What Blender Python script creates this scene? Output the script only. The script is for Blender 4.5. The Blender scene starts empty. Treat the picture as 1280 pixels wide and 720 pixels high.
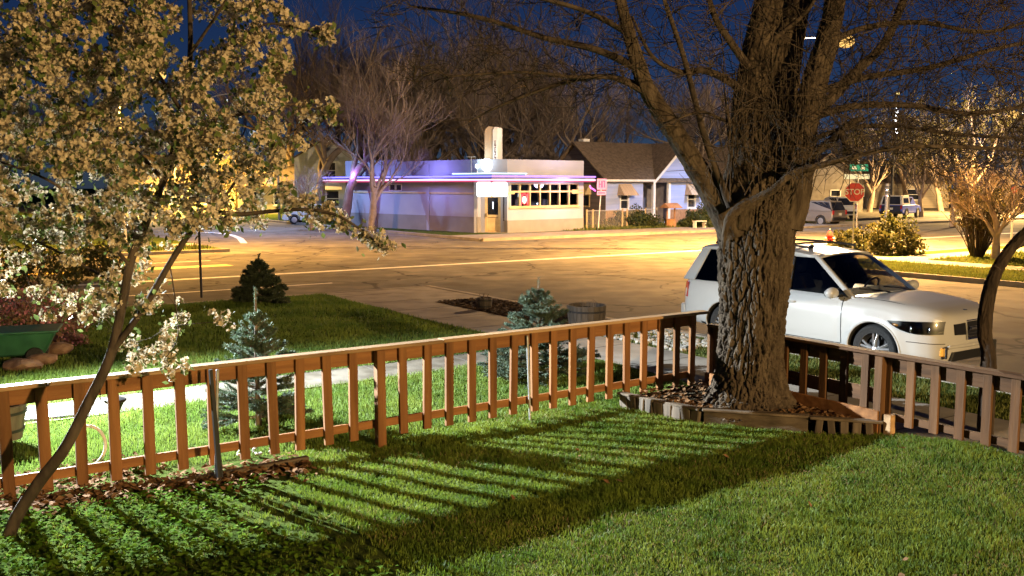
import bpy, bmesh, math, random
import numpy as np
from mathutils import Vector, Matrix, noise
R = math.radians
S = bpy.context.scene
COL = S.collection
rng = random.Random(7)

# ------------------------------------------------------------------ camera
F = 1175.0
CAM = Vector((0, 0, 2.85))
PITCH = math.atan((360 - 230) / F)
FWD = Vector((0, math.cos(PITCH), -math.sin(PITCH)))
UPV = Vector((0, math.sin(PITCH), math.cos(PITCH)))
def ray(px, py):
    return FWD + Vector((1, 0, 0)) * ((px - 640) / F) + UPV * ((360 - py) / F)
def at(px, py, depth):
    d = ray(px, py); return CAM + d * (depth / d.y)
def gp(px, py, z=0.0):
    d = ray(px, py); return CAM + d * ((z - CAM.z) / d.z)
# street grid: m runs along the main street (to the right and away), n across it (away)
MD = Vector((.825, .565, 0)); ND = Vector((-.565, .825, 0))
_k = 1 / MD.length; MD *= _k; ND *= _k
ANG = math.atan2(MD.y, MD.x)
def G(m, n, z=0.0):
    p = MD * m + ND * n; return Vector((p.x, p.y, z))
def mn(p): return p.x * MD.x + p.y * MD.y, p.x * ND.x + p.y * ND.y

cd = bpy.data.cameras.new('camera'); cam = bpy.data.objects.new('camera', cd); COL.objects.link(cam)
cd.sensor_width = 36; cd.lens = 36 * F / 1280; cd.clip_start = .1; cd.clip_end = 2000
cam.location = CAM; cam.rotation_euler = (math.pi / 2 - PITCH, 0, 0)
S.camera = cam

# ------------------------------------------------------------------ mesh helpers
def mesh_np(name, V, quads=None, tris=None, smooth=False):
    me = bpy.data.meshes.new(name)
    V = np.asarray(V, np.float32).reshape(-1, 3)
    q = np.zeros((0, 4), np.int32) if quads is None or len(quads) == 0 else np.asarray(quads, np.int32).reshape(-1, 4)
    t = np.zeros((0, 3), np.int32) if tris is None or len(tris) == 0 else np.asarray(tris, np.int32).reshape(-1, 3)
    me.vertices.add(len(V)); me.vertices.foreach_set('co', V.ravel())
    me.loops.add(q.size + t.size)
    me.loops.foreach_set('vertex_index', np.concatenate([q.ravel(), t.ravel()]))
    me.polygons.add(len(q) + len(t))
    st = np.concatenate([np.arange(len(q)) * 4, q.size + np.arange(len(t)) * 3]).astype(np.int32)
    me.polygons.foreach_set('loop_start', st)
    if smooth: me.polygons.foreach_set('use_smooth', np.ones(len(q) + len(t), bool))
    me.update(calc_edges=True); me.validate()
    return me

def tag(o, label=None, cat=None, group=None, kind=None):
    if label: o['label'] = label
    if cat: o['category'] = cat
    if group: o['group'] = group
    if kind: o['kind'] = kind
    return o
def link(name, me, mat=None, parent=None):
    o = bpy.data.objects.new(name, me); COL.objects.link(o)
    if mat is not None:
        for x in (mat if isinstance(mat, (list, tuple)) else [mat]): me.materials.append(x)
    if parent is not None: o.parent = parent
    return o
def empty(name, loc=(0, 0, 0), rz=0, label=None, cat=None, group=None):
    o = bpy.data.objects.new(name, None); COL.objects.link(o); o.location = loc; o.rotation_euler = (0, 0, rz)
    o.empty_display_size = .2
    return tag(o, label, cat, group)
KIDS = {}
def copy_tree(o, parent=None):
    c = o.copy(); COL.objects.link(c)
    if parent is not None: c.parent = parent
    for ch in [x for x in COL.objects if x.parent == o]: copy_tree(ch, c)
    return c

class MB:
    """collects shapes; build() links them as one mesh object"""
    def __init__(s): s.v = []; s.f = []; s.mi = []; s.cur = 0
    def add(s, vs, fs):
        b = len(s.v); s.v += [tuple(p) for p in vs]
        for f in fs: s.f.append(tuple(i + b for i in f)); s.mi.append(s.cur)
        return s
    def hexa(s, bot, top):
        return s.add(list(bot) + list(top), [(3, 2, 1, 0), (4, 5, 6, 7), (0, 1, 5, 4), (1, 2, 6, 5), (2, 3, 7, 6), (3, 0, 4, 7)])
    def box(s, c, d, M=None):
        x, y, z = d[0] / 2, d[1] / 2, d[2] / 2
        b = [Vector(p) for p in ((-x, -y, -z), (x, -y, -z), (x, y, -z), (-x, y, -z), (-x, -y, z), (x, -y, z), (x, y, z), (-x, y, z))]
        if M is not None: b = [M @ p for p in b]
        c = Vector(c); b = [p + c for p in b]
        return s.hexa(b[:4], b[4:])
    def tube(s, pts, rad, sides=8, cap=True):
        pts = [Vector(p) for p in pts]; n = len(pts)
        if not hasattr(rad, '__len__'): rad = [rad] * n
        vs = []; up = Vector((0, 0, 1)); pu = None
        for i, p in enumerate(pts):
            t = (pts[min(i + 1, n - 1)] - pts[max(i - 1, 0)]).normalized()
            if pu is None:
                a = up if abs(t.z) < .9 else Vector((1, 0, 0)); u = t.cross(a).normalized()
            else:
                u = (pu - t * pu.dot(t)).normalized()
            w = t.cross(u); pu = u
            for k in range(sides):
                a = 2 * math.pi * k / sides; vs.append(p + (u * math.cos(a) + w * math.sin(a)) * rad[i])
        fs = []
        for i in range(n - 1):
            for k in range(sides):
                a = i * sides + k; b = i * sides + (k + 1) % sides; fs.append((a, b, b + sides, a + sides))
        if cap: fs += [tuple(range(sides))[::-1], tuple((n - 1) * sides + k for k in range(sides))]
        return s.add(vs, fs)
    def lathe(s, prof, c=(0, 0, 0), sides=24, axis='z', close=True):
        c = Vector(c); vs = []; fs = []; n = len(prof)
        for r, h in prof:
            for k in range(sides):
                a = 2 * math.pi * k / sides; x, y = r * math.cos(a), r * math.sin(a)
                vs.append(c + (Vector((x, y, h)) if axis == 'z' else Vector((x, h, y)) if axis == 'y' else Vector((h, x, y))))
        for i in range(n - 1):
            for k in range(sides):
                a = i * sides + k; b = i * sides + (k + 1) % sides; fs.append((a, b, b + sides, a + sides))
        if close: fs += [tuple(range(sides))[::-1], tuple((n - 1) * sides + k for k in range(sides))]
        return s.add(vs, fs)
    def prism(s, poly, d, O=(0, 0, 0), U=(1, 0, 0), W=(0, 0, 1), N=(0, 1, 0)):
        """polygon (u,w) extruded by d along N"""
        O, U, W, N = Vector(O), Vector(U), Vector(W), Vector(N); n = len(poly)
        a = [O + U * p[0] + W * p[1] for p in poly]; b = [p + N * d for p in a]
        return s.add(a + b, [tuple(range(n))[::-1], tuple(range(n, 2 * n))] + [(i, (i + 1) % n, n + (i + 1) % n, n + i) for i in range(n)])
    def ell(s, c, r, seg=12, ring=8, M=None):
        c = Vector(c); vs = []; fs = []
        for i in range(ring + 1):
            th = math.pi * i / ring
            for k in range(seg):
                a = 2 * math.pi * k / seg
                p = Vector((r[0] * math.sin(th) * math.cos(a), r[1] * math.sin(th) * math.sin(a), r[2] * math.cos(th)))
                if M is not None: p = M @ p
                vs.append(c + p)
        for i in range(ring):
            for k in range(seg):
                a = i * seg + k; b = i * seg + (k + 1) % seg; fs.append((a, a + seg, b + seg, b))
        return s.add(vs, fs)
    def build(s, name, mat=None, parent=None, smooth=False, fix=True, bevel=0):
        me = bpy.data.meshes.new(name); me.from_pydata(s.v, [], s.f); me.update()
        if fix or bevel:
            bm = bmesh.new(); bm.from_mesh(me)
            bmesh.ops.remove_doubles(bm, verts=bm.verts, dist=1e-6) if smooth else None
            bmesh.ops.recalc_face_normals(bm, faces=bm.faces)
            if bevel:
                ed = [e for e in bm.edges if len(e.link_faces) == 2 and e.calc_face_angle(0) > R(35)]
                bmesh.ops.bevel(bm, geom=ed, offset=bevel, segments=1, affect='EDGES', clamp_overlap=True)
            bm.to_mesh(me); bm.free()
        o = link(name, me, mat, parent)
        if len(set(s.mi)) > 1 and not bevel and not smooth: me.polygons.foreach_set('material_index', s.mi)
        if smooth:
            me.polygons.foreach_set('use_smooth', [True] * len(me.polygons)); me.set_sharp_from_angle(angle=R(40))
        return o

def tubes_np(branches, sides=None):
    """branches: list of (points Nx3, radii N) -> verts, quads"""
    Vs, Qs, base = [], [], 0
    for P, r in branches:
        P = np.asarray(P, float); r = np.asarray(r, float); n = len(P)
        k = sides or (3 if r.max() < .012 else 5 if r.max() < .04 else 8 if r.max() < .12 else 14)
        t = np.gradient(P, axis=0); t /= np.linalg.norm(t, axis=1)[:, None] + 1e-9
        a = np.array([0, 0, 1.]) if abs(t[0, 2]) < .9 else np.array([1., 0, 0])
        u = np.cross(t, a); u /= np.linalg.norm(u, axis=1)[:, None] + 1e-9
        w = np.cross(t, u)
        ang = np.arange(k) * 2 * np.pi / k
        ring = P[:, None, :] + r[:, None, None] * (np.cos(ang)[None, :, None] * u[:, None, :] + np.sin(ang)[None, :, None] * w[:, None, :])
        Vs.append(ring.reshape(-1, 3))
        i = np.arange(n - 1)[:, None] * k; j = np.arange(k)[None, :]; j2 = (j + 1) % k
        Qs.append(np.stack([i + j, i + j2, i + k + j2, i + k + j], -1).reshape(-1, 4) + base)
        base += n * k
    return np.concatenate(Vs), np.concatenate(Qs)

# ------------------------------------------------------------------ materials
MATS = {}
def lin(c): return tuple((x / 12.92 if x <= .04045 else ((x + .055) / 1.055) ** 2.4) for x in c)
def pm(name, c1, c2=None, scale=6., rough=.8, bump=0., bscale=None, stretch=(1, 1, 1), metal=0., spec=.3, coord='Object', contrast=(.35, .65), detail=4, c3=None, coat=0.):
    if name in MATS: return MATS[name]
    m = bpy.data.materials.new(name); m.use_nodes = True; nt = m.node_tree; N = nt.nodes; L = nt.links
    b = N['Principled BSDF']; b.inputs['Roughness'].default_value = rough; b.inputs['Metallic'].default_value = metal
    b.inputs['Specular IOR Level'].default_value = spec; b.inputs['Coat Weight'].default_value = coat
    b.inputs['Base Color'].default_value = (*c1, 1)
    if c2 is not None or bump:
        tc = N.new('ShaderNodeTexCoord'); mp = N.new('ShaderNodeMapping'); mp.inputs['Scale'].default_value = stretch
        if coord == 'World':
            ge = N.new('ShaderNodeNewGeometry'); L.new(ge.outputs['Position'], mp.inputs['Vector'])
        else: L.new(tc.outputs[coord], mp.inputs['Vector'])
    if c2 is not None:
        nz = N.new('ShaderNodeTexNoise'); nz.inputs['Scale'].default_value = scale; nz.inputs['Detail'].default_value = detail
        L.new(mp.outputs[0], nz.inputs['Vector'])
        cr = N.new('ShaderNodeValToRGB'); e = cr.color_ramp.elements
        e[0].position, e[1].position = contrast; e[0].color = (*c1, 1); e[1].color = (*c2, 1)
        if c3 is not None: x = e.new((contrast[0] + contrast[1]) / 2); x.color = (*c3, 1)
        L.new(nz.outputs['Fac'], cr.inputs['Fac']); L.new(cr.outputs[0], b.inputs['Base Color'])
    if bump:
        n2 = N.new('ShaderNodeTexNoise'); n2.inputs['Scale'].default_value = bscale or scale * 4; n2.inputs['Detail'].default_value = 5
        L.new(mp.outputs[0], n2.inputs['Vector'])
        bp = N.new('ShaderNodeBump'); bp.inputs['Strength'].default_value = min(1, bump); bp.inputs['Distance'].default_value = .02
        L.new(n2.outputs['Fac'], bp.inputs['Height']); L.new(bp.outputs[0], b.inputs['Normal'])
    MATS[name] = m; return m
def emit(name, c, s):
    if name in MATS: return MATS[name]
    m = bpy.data.materials.new(name); m.use_nodes = True; b = m.node_tree.nodes['Principled BSDF']
    b.inputs['Base Color'].default_value = (0, 0, 0, 1); b.inputs['Specular IOR Level'].default_value = 0; b.inputs['Roughness'].default_value = 1; b.inputs['Emission Color'].default_value = (*c, 1); b.inputs['Emission Strength'].default_value = s / 8
    MATS[name] = m; return m
def leafm(name, c1, c2, scale=3., rough=.6, trans=.35):
    """leaf: diffuse + translucent, colour varied through the crown"""
    if name in MATS: return MATS[name]
    m = bpy.data.materials.new(name); m.use_nodes = True; nt = m.node_tree; N = nt.nodes; L = nt.links
    out = N['Material Output']; b = N['Principled BSDF']; b.inputs['Roughness'].default_value = rough; b.inputs['Specular IOR Level'].default_value = .25 if rough < .9 else .03
    ge = N.new('ShaderNodeNewGeometry'); nz = N.new('ShaderNodeTexNoise'); nz.inputs['Scale'].default_value = scale; nz.inputs['Detail'].default_value = 6
    nz.inputs['Roughness'].default_value = .7
    L.new(ge.outputs['Position'], nz.inputs['Vector'])
    cr = N.new('ShaderNodeValToRGB'); e = cr.color_ramp.elements; e[0].position, e[1].position = .36, .64; e[0].color = (*c1, 1); e[1].color = (*c2, 1)
    L.new(nz.outputs['Fac'], cr.inputs['Fac']); L.new(cr.outputs[0], b.inputs['Base Color'])
    tr = N.new('ShaderNodeBsdfTranslucent'); L.new(cr.outputs[0], tr.inputs['Color'])
    mx = N.new('ShaderNodeMixShader'); mx.inputs[0].default_value = trans
    L.new(b.outputs[0], mx.inputs[1]); L.new(tr.outputs[0], mx.inputs[2]); L.new(mx.outputs[0], out.inputs['Surface'])
    MATS[name] = m; return m
def glassm(name, tint, refl=.9, rough=.02):
    if name in MATS: return MATS[name]
    m = bpy.data.materials.new(name); m.use_nodes = True; nt = m.node_tree; N = nt.nodes; L = nt.links
    out = N['Material Output']; N.remove(N['Principled BSDF'])
    t = N.new('ShaderNodeBsdfTransparent'); t.inputs[0].default_value = (*tint, 1)
    g = N.new('ShaderNodeBsdfGlossy'); g.inputs['Roughness'].default_value = rough; g.inputs[0].default_value = (refl,) * 3 + (1,)
    fr = N.new('ShaderNodeFresnel'); fr.inputs['IOR'].default_value = 1.5
    mx = N.new('ShaderNodeMixShader'); L.new(fr.outputs[0], mx.inputs[0]); L.new(t.outputs[0], mx.inputs[1]); L.new(g.outputs[0], mx.inputs[2])
    L.new(mx.outputs[0], out.inputs['Surface']); MATS[name] = m; return m
def woodm(name, c1, c2, axis='x', rough=.7, scale=5.):
    st = {'x': (.12, 1.6, 1.6), 'y': (1.6, .12, 1.6), 'z': (1.6, 1.6, .12)}[axis]
    if name in MATS: return MATS[name]
    m = pm(name, c1, c2, scale, rough, .25, scale * 6, st, contrast=(.3, .72), detail=8, spec=.2)
    # every board its own tone
    nt = m.node_tree; b = nt.nodes['Principled BSDF']; src = b.inputs['Base Color'].links[0].from_socket
    oi = nt.nodes.new('ShaderNodeObjectInfo'); mr = nt.nodes.new('ShaderNodeMapRange'); mr.inputs['To Min'].default_value = .68; mr.inputs['To Max'].default_value = 1.18
    nt.links.new(oi.outputs['Random'], mr.inputs['Value']); mu = nt.nodes.new('ShaderNodeVectorMath'); mu.operation = 'SCALE'
    nt.links.new(src, mu.inputs[0]); nt.links.new(mr.outputs[0], mu.inputs['Scale']); nt.links.new(mu.outputs[0], b.inputs['Base Color'])
    # worn grey streaks and knots
    return m

W_X = woodm('wood_rail', (.13, .054, .018), (.26, .117, .04), 'x', scale=9)
W_Z = woodm('wood_picket', (.125, .051, .017), (.25, .112, .038), 'z', scale=9)
W_CAP = woodm('wood_cap', (.22, .13, .065), (.42, .27, .14), 'x', scale=9)
W_OLD = woodm('wood_weathered', (.06, .045, .03), (.17, .13, .09), 'x', scale=9)
W_BARREL = woodm('wood_barrel', (.06, .05, .042), (.13, .11, .09), 'z', scale=9)
METAL = pm('metal_grey', (.32, .32, .33), (.42, .42, .42), 20, .45, metal=.7)
METAL_DK = pm('metal_dark', (.03, .03, .033), None, rough=.5, metal=.4)
CHROME = pm('chrome', (.75, .75, .76), None, rough=.15, metal=1)
BLACKP = pm('black_plastic', (.012, .012, .013), None, rough=.55)
RUBBER = pm('rubber', (.015, .015, .016), (.03, .03, .03), 30, .85, .2)
BARK = pm('bark', (.035, .026, .019), (.105, .08, .056), 14, .95, .9, 40, (1, 1, .22), contrast=(.3, .7), detail=8, spec=.1)
BARK2 = pm('bark_smooth', (.030, .022, .016), (.078, .057, .040), 12, .9, .4, 40, (1, 1, .4))
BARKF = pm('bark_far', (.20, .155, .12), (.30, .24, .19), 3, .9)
BARK3 = pm('bark_twig', (.11, .085, .065), (.19, .15, .12), 3, .9)
CONC = pm('concrete', (.185, .165, .14), (.27, .245, .21), 2.2, .9, .15, 60, coord='World')
ASPH = pm('asphalt', (.105, .095, .082), (.165, .152, .13), 1.1, .9, .4, 140, coord='World', c3=(.125, .12, .11), detail=10, spec=.12)
def worn(m):
    """old patches and tar filled cracks"""
    nt = m.node_tree; N = nt.nodes; L = nt.links; b = N['Principled BSDF']; src = b.inputs['Base Color'].links[0].from_socket
    ge = N.new('ShaderNodeNewGeometry'); n1 = N.new('ShaderNodeTexNoise'); n1.inputs['Scale'].default_value = .22; n1.inputs['Detail'].default_value = 6; L.new(ge.outputs['Position'], n1.inputs['Vector'])
    mr = N.new('ShaderNodeMapRange'); mr.inputs['From Min'].default_value = .35; mr.inputs['From Max'].default_value = .65; mr.inputs['To Min'].default_value = .72; mr.inputs['To Max'].default_value = 1.15; L.new(n1.outputs['Fac'], mr.inputs['Value'])
    n2 = N.new('ShaderNodeTexNoise'); n2.inputs['Scale'].default_value = .8; n2.inputs['Detail'].default_value = 3; L.new(ge.outputs['Position'], n2.inputs['Vector'])
    ad = N.new('ShaderNodeVectorMath'); ad.operation = 'MULTIPLY_ADD'; ad.inputs[1].default_value = (2.2, 2.2, 0); L.new(n2.outputs['Color'], ad.inputs[0]); L.new(ge.outputs['Position'], ad.inputs[2])
    vo = N.new('ShaderNodeTexVoronoi'); vo.feature = 'DISTANCE_TO_EDGE'; vo.inputs['Scale'].default_value = .16; L.new(ad.outputs[0], vo.inputs['Vector'])
    m2 = N.new('ShaderNodeMapRange'); m2.inputs['From Min'].default_value = .004; m2.inputs['From Max'].default_value = .010; m2.inputs['To Min'].default_value = .42; m2.inputs['To Max'].default_value = 1; L.new(vo.outputs['Distance'], m2.inputs['Value'])
    mm = N.new('ShaderNodeMath'); mm.operation = 'MULTIPLY'; L.new(mr.outputs[0], mm.inputs[0]); L.new(m2.outputs[0], mm.inputs[1])
    sc = N.new('ShaderNodeVectorMath'); sc.operation = 'SCALE'; L.new(src, sc.inputs[0]); L.new(mm.outputs[0], sc.inputs['Scale']); L.new(sc.outputs[0], b.inputs['Base Color'])
worn(ASPH)
SOIL = pm('soil', (.035, .03, .02), (.075, .06, .04), 9, 1, .6, 60, coord='World', spec=0)
MULCH = pm('mulch', (.03, .022, .016), (.10, .07, .05), 30, 1, .9, 70, coord='World', spec=0)
TURF = pm('turf', (.035, .055, .014), (.075, .10, .026), 5, 1, .6, 90, coord='World', detail=8, spec=0)
# ------------------------------------------------------------------ world
w = bpy.data.worlds.new('World'); S.world = w; w.use_nodes = True
nt = w.node_tree; bgn = nt.nodes['Background']
sky = nt.nodes.new('ShaderNodeTexSky'); sky.sky_type = 'NISHITA'; sky.sun_disc = False
sky.sun_elevation = R(35); sky.sun_rotation = R(200); sky.altitude = 1600; sky.air_density = 1.2; sky.ozone_density = 6.0; sky.dust_density = .2
# moonless night: the clear sky scaled far down, towards deep blue
tint = nt.nodes.new('ShaderNodeMix'); tint.data_type = 'RGBA'; tint.blend_type = 'MULTIPLY'; tint.inputs['Factor'].default_value = 1
nt.links.new(sky.outputs[0], tint.inputs['A']); tint.inputs['B'].default_value = (.36, .52, 1.0, 1)
nt.links.new(tint.outputs['Result'], bgn.inputs['Color']); bgn.inputs['Strength'].default_value = .0014
S.view_settings.view_transform = 'Standard'; S.view_settings.look = 'None'; S.view_settings.exposure = 3; S.view_settings.gamma = 1
S.cycles.use_denoising = True; S.cycles.max_bounces = 5; S.cycles.diffuse_bounces = 3; S.cycles.glossy_bounces = 3
S.cycles.transparent_max_bounces = 10; S.cycles.caustics_reflective = False; S.cycles.caustics_refractive = False
S.cycles.sample_clamp_indirect = 4; S.cycles.use_light_tree = True

# ------------------------------------------------------------------ ground
def height(m, n):
    """ground level outside the roads"""
    z = .12
    if m < 9.1 and n < 9.4:                         # the fenced yard
        z = .13 + .09 * max(0, min(1, (3.2 - m) / 2.5)) + .02 * noise.noise(Vector((m * .9, n * .9, 0))) + .13 * max(0, min(1, (m - 7.2) / 1.6)) * max(0, min(1, (6.2 - n) / 1.2))
    elif m < 9.3 and n < 21.6:
        z = .13 + .025 * noise.noise(Vector((m * .5, n * .5, 3)))
    return z
def sheet(name, m0, m1, n0, n1, z, mat, step=None, top_only=True, label=None):
    """rectangular patch in street coordinates; z number or function; real thickness below"""
    nm = max(1, int(round((m1 - m0) / step))) if step else 1; nn = max(1, int(round((n1 - n0) / step))) if step else 1
    V = []; Q = []
    zf = z if callable(z) else (lambda a, b: z)
    for j in range(nn + 1):
        for i in range(nm + 1):
            a = m0 + (m1 - m0) * i / nm; b = n0 + (n1 - n0) * j / nn; V.append(G(a, b, zf(a, b)))
    for j in range(nn):
        for i in range(nm):
            k = j * (nm + 1) + i; Q.append((k, k + 1, k + nm + 2, k + nm + 1))
    o = link(name, mesh_np(name, [tuple(v) for v in V], Q, smooth=True), mat); o['kind'] = 'structure'; return o
def slab(name, m0, m1, n0, n1, z0, z1, mat, bevel=.0):
    b = MB(); b.hexa([G(m0, n0, z0), G(m1, n0, z0), G(m1, n1, z0), G(m0, n1, z0)], [G(m0, n0, z1), G(m1, n0, z1), G(m1, n1, z1), G(m0, n1, z1)])
    o = b.build(name, mat, bevel=bevel); o['kind'] = 'structure'; return o

gm = MB(); gm.add([(-400, -200, -.05), (500, -200, -.05), (500, 600, -.05), (-400, 600, -.05)], [(0, 1, 2, 3)]); o = gm.build('ground', TURF); o['kind'] = 'structure'
K1, K2 = 12.4, 26.3          # kerbs of the side street
N1, N2 = 22.0, 39.6          # kerbs of the main street
ASPH_M = ASPH
sheet('road', -160, 220, N1, N2, 0.0, ASPH)
sheet('side_road', K1, K2, -90, N1, 0.0, ASPH)
sheet('side_road_far', K1, K2 - 1.0, N2, 150, 0.0, ASPH)
# our corner: lawn blocks, sidewalks, kerbs
sheet('yard_ground', -16, 9.2, -14, 9.4, lambda a, b: height(a, b) - .005, TURF, .25)
sheet('verge_ground', -16, 9.25, 9.4, 11.8, lambda a, b: height(a, b), TURF, .3)
CONCO = pm('concrete_old', (.085, .075, .058), (.15, .135, .11), 3, .95, .2, 60, coord='World', spec=.05)
slab('sidewalk_strip', -60, 9.2, 11.75, 12.75, -.03, .137, CONCO)
sheet('lawn_ground', -60, 9.25, 12.7, N1 - .15, lambda a, b: height(a, b) if a > -16 else .12, TURF, .4)
def joints(name, m0, m1, n0, n1, z, step, axis, mat):
    b = MB()
    k = m0 if axis == 'm' else n0
    while k < (m1 if axis == 'm' else n1):
        if axis == 'm': b.box((0, 0, 0), (1, 1, 1)) if 0 else b.hexa([G(k, n0, z - .01), G(k + .02, n0, z - .01), G(k + .02, n1, z - .01), G(k, n1, z - .01)], [G(k, n0, z + .003), G(k + .02, n0, z + .003), G(k + .02, n1, z + .003), G(k, n1, z + .003)])
        else: b.hexa([G(m0, k, z - .01), G(m1, k, z - .01), G(m1, k + .02, z - .01), G(m0, k + .02, z - .01)], [G(m0, k, z + .003), G(m1, k, z + .003), G(m1, k + .02, z + .003), G(m0, k + .02, z + .003)])
        k += step
    o = b.build(name, mat); o['kind'] = 'structure'
JOINT = pm('joint', (.10, .09, .08), None, rough=1)
slab('sidewalk', 9.2, 10.75, -60, 21.85, -.03, .13, CONC)
slab('sidewalk_corner', 10.75, 12.2, 18.9, 21.85, -.03, .128, CONC)
joints('sidewalk_joint_lines', 9.22, 10.73, -6, 21.8, .13, 1.5, 'n', JOINT)
joints('sidewalk_joint_strip_lines', -12, 9.15, 11.77, 12.73, .137, 1.5, 'm', JOINT)
sheet('verge_strip_ground', 10.75, 12.25, -60, 13.0, .11, TURF, 1.0)
sheet('mulch_ground', 10.75, 12.25, 13.0, 18.9, .125, MULCH, .2)
slab('kerb', 12.22, 12.42, -60, 22.02, -.03, .14, CONC, .02)
slab('kerb_main', -120, 12.2, 21.84, 22.02, -.03, .14, CONC, .02)
slab('gutter', -120, 12.4, 22.02, 22.55, -.02, .006, CONC)
# opposite corner to the right
slab('kerb_right', K2 - .02, K2 + .18, -60, 22.0, -.03, .14, CONC, .02)
sheet('grass_strip_ground', K2 + .16, 30.0, -60, 22.0, .12, TURF, 1.0)
slab('sidewalk_right', 30.0, 31.5, -60, 22.0, -.03, .128, CONC)
sheet('lawn_right_ground', 31.5, 95, -60, 19.5, .12, TURF, 1.5)
slab('sidewalk_main_right', 31.5, 200, 19.5, 21.0, -.03, .128, CONC)
slab('kerb_main_right', K2 + .18, 200, 22.0, 22.2, -.03, .14, CONC, .02)
sheet('grass_strip_main_ground', 31.5, 200, 21.0, 22.0, .118, TURF, 2)
# far side of the main street
slab('kerb_far', K2 - 1, 200, N2 - .1, N2 + .1, -.03, .14, CONC, .02)
slab('sidewalk_far', K2 - 1, 200, N2 + .1, N2 + 3.6, -.03, .125, CONC)
slab('kerb_far_side', K2 - 1.1, K2 - .9, N2 + .1, 150, -.03, .14, CONC, .02)
sheet('lawn_far_ground', K2 - .9, 43.5, N2 + 3.6, 150, .115, TURF, 4)
sheet('lawn_far_right_ground', 43.5, 62, N2 + 3.6, 150, .115, TURF, 4)
sheet('parking_lot', 62, 130, N2 + 3.6, 80, .13, ASPH)
slab('kerb_far_left', -160, K1 + .2, N2 - .1, N2 + .1, -.03, .14, CONC, .02)
sheet('grass_far_left_ground', -160, K1, N2 + .1, N2 + 3.0, .12, TURF, 4)
slab('sidewalk_far_left', -160, K1, N2 + 3.0, N2 + 4.6, -.03, .128, CONC)
sheet('lawn_far_left_ground', -160, K1, N2 + 4.6, 150, .12, TURF, 4)
# painted markings, and stripes standing in for streaks of vehicle light
PAINT = pm('road_paint', (.50, .48, .44), (.72, .70, .66), 5, .7, coord='World')
STREAKY = pm('light_streak_yellow', (.55, .36, .05), (.66, .46, .08), 5, .7, coord='World')
def stripe(name, m0, m1, n0, n1, mat, z=.004):
    o = sheet(name, m0, m1, n0, n1, z, mat); return o
stripe('road_edge_line', -60, 11, 25.2, 25.34, PAINT)
stripe('road_headlamp_streak', -60, 200, 28.6, 28.95, PAINT)  # headlamp streak along the road, painted as a pale stripe
stripe('road_light_streak', 4, 10.5, 32.6, 33.4, STREAKY)  # bright trail of a passing vehicle, painted as a wide yellow stripe
stripe('road_centre_line_far', -60, 10.5, 35.2, 35.34, PAINT)
# curved white line by the far left corner
b = MB(); cpt = [gp(236, 291), gp(255, 290.5), gp(275, 291.5), gp(290, 294), gp(300, 298), gp(305, 304)]
for i in range(len(cpt) - 1):
    a, c = cpt[i], cpt[i + 1]; d = (c - a).normalized(); s_ = Vector((-d.y, d.x, 0)) * .16
    b.add([a - s_ + Vector((0, 0, .005)), c - s_ + Vector((0, 0, .005)), c + s_ + Vector((0, 0, .005)), a + s_ + Vector((0, 0, .005))], [(0, 1, 2, 3)])
o = b.build('road_turn_line', PAINT); o['kind'] = 'structure'

# ------------------------------------------------------------------ grass
def blades(name, inside, box, dens, h, wd, mat, zf=height, clump=.8, lean=.5, seed=1):
    r = np.random.default_rng(seed); m0, m1, n0, n1 = box
    N = int((m1 - m0) * (n1 - n0) * dens); m = r.uniform(m0, m1, N); n = r.uniform(n0, n1, N)
    keep = inside(m, n); m, n = m[keep], n[keep]; N = len(m)
    cl = .5 + .5 * (np.sin(m * 2.3 + 1.7 * np.sin(n * 1.9)) * np.sin(n * 2.9 + 1.3 * np.sin(m * 2.1)))
    cl2 = .5 + .5 * np.sin(m * 9.1 + 2 * np.sin(n * 7)) * np.sin(n * 8.3 + 2 * np.sin(m * 6.1))
    H = h * (r.uniform(.45, 1.1, N)) * (1 - clump * .5 + clump * .5 * cl + clump * .45 * (cl2 - .5))
    z = np.array([zf(a, b) for a, b in zip(m, n)]) - .006
    x = m * MD.x + n * ND.x; y = m * MD.y + n * ND.y
    a = r.uniform(0, 2 * np.pi, N); wx, wy = np.cos(a) * wd * .5, np.sin(a) * wd * .5
    la = r.uniform(0, 2 * np.pi, N); lm = r.uniform(0, lean, N) * H
    lx, ly = np.cos(la) * lm, np.sin(la) * lm
    P = np.zeros((N, 5, 3), np.float32)
    P[:, 0] = np.stack([x - wx, y - wy, z], 1); P[:, 1] = np.stack([x + wx, y + wy, z], 1)
    P[:, 2] = np.stack([x - wx * .8 + lx * .4, y - wy * .8 + ly * .4, z + H * .6], 1); P[:, 3] = np.stack([x + wx * .8 + lx * .4, y + wy * .8 + ly * .4, z + H * .6], 1)
    P[:, 4] = np.stack([x + lx, y + ly, z + H], 1)
    i = np.arange(N)[:, None] * 5
    o = link(name, mesh_np(name, P.reshape(-1, 3), np.concatenate([i, i + 1, i + 3, i + 2], 1), np.concatenate([i + 2, i + 3, i + 4], 1)), mat)
    o['kind'] = 'stuff'; return o
GR1 = leafm('grass_near', (.060, .12, .011), (.18, .235, .030), 2.2)
GR2 = leafm('grass_far', (.07, .13, .02), (.16, .22, .038), 1.2)
GR3 = leafm('grass_dull', (.07, .10, .02), (.15, .16, .04), 1.2)
bed_poly = [(7.55, 8.62), (7.6, 8.05), (7.75, 7.45), (8.4, 6.55), (8.88, 5.95), (8.88, 8.62)]
def in_poly(poly):
    def f(m, n):
        ins = np.zeros(len(m), bool); k = len(poly)
        for i in range(k):
            (a, b_), (c, d) = poly[i], poly[(i + 1) % k]
            cr = ((b_ > n) != (d > n)) & (m < (c - a) * (n - b_) / (d - b_ + 1e-12) + a); ins ^= cr
        return ins
    return f
inbed = in_poly(bed_poly)
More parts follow.
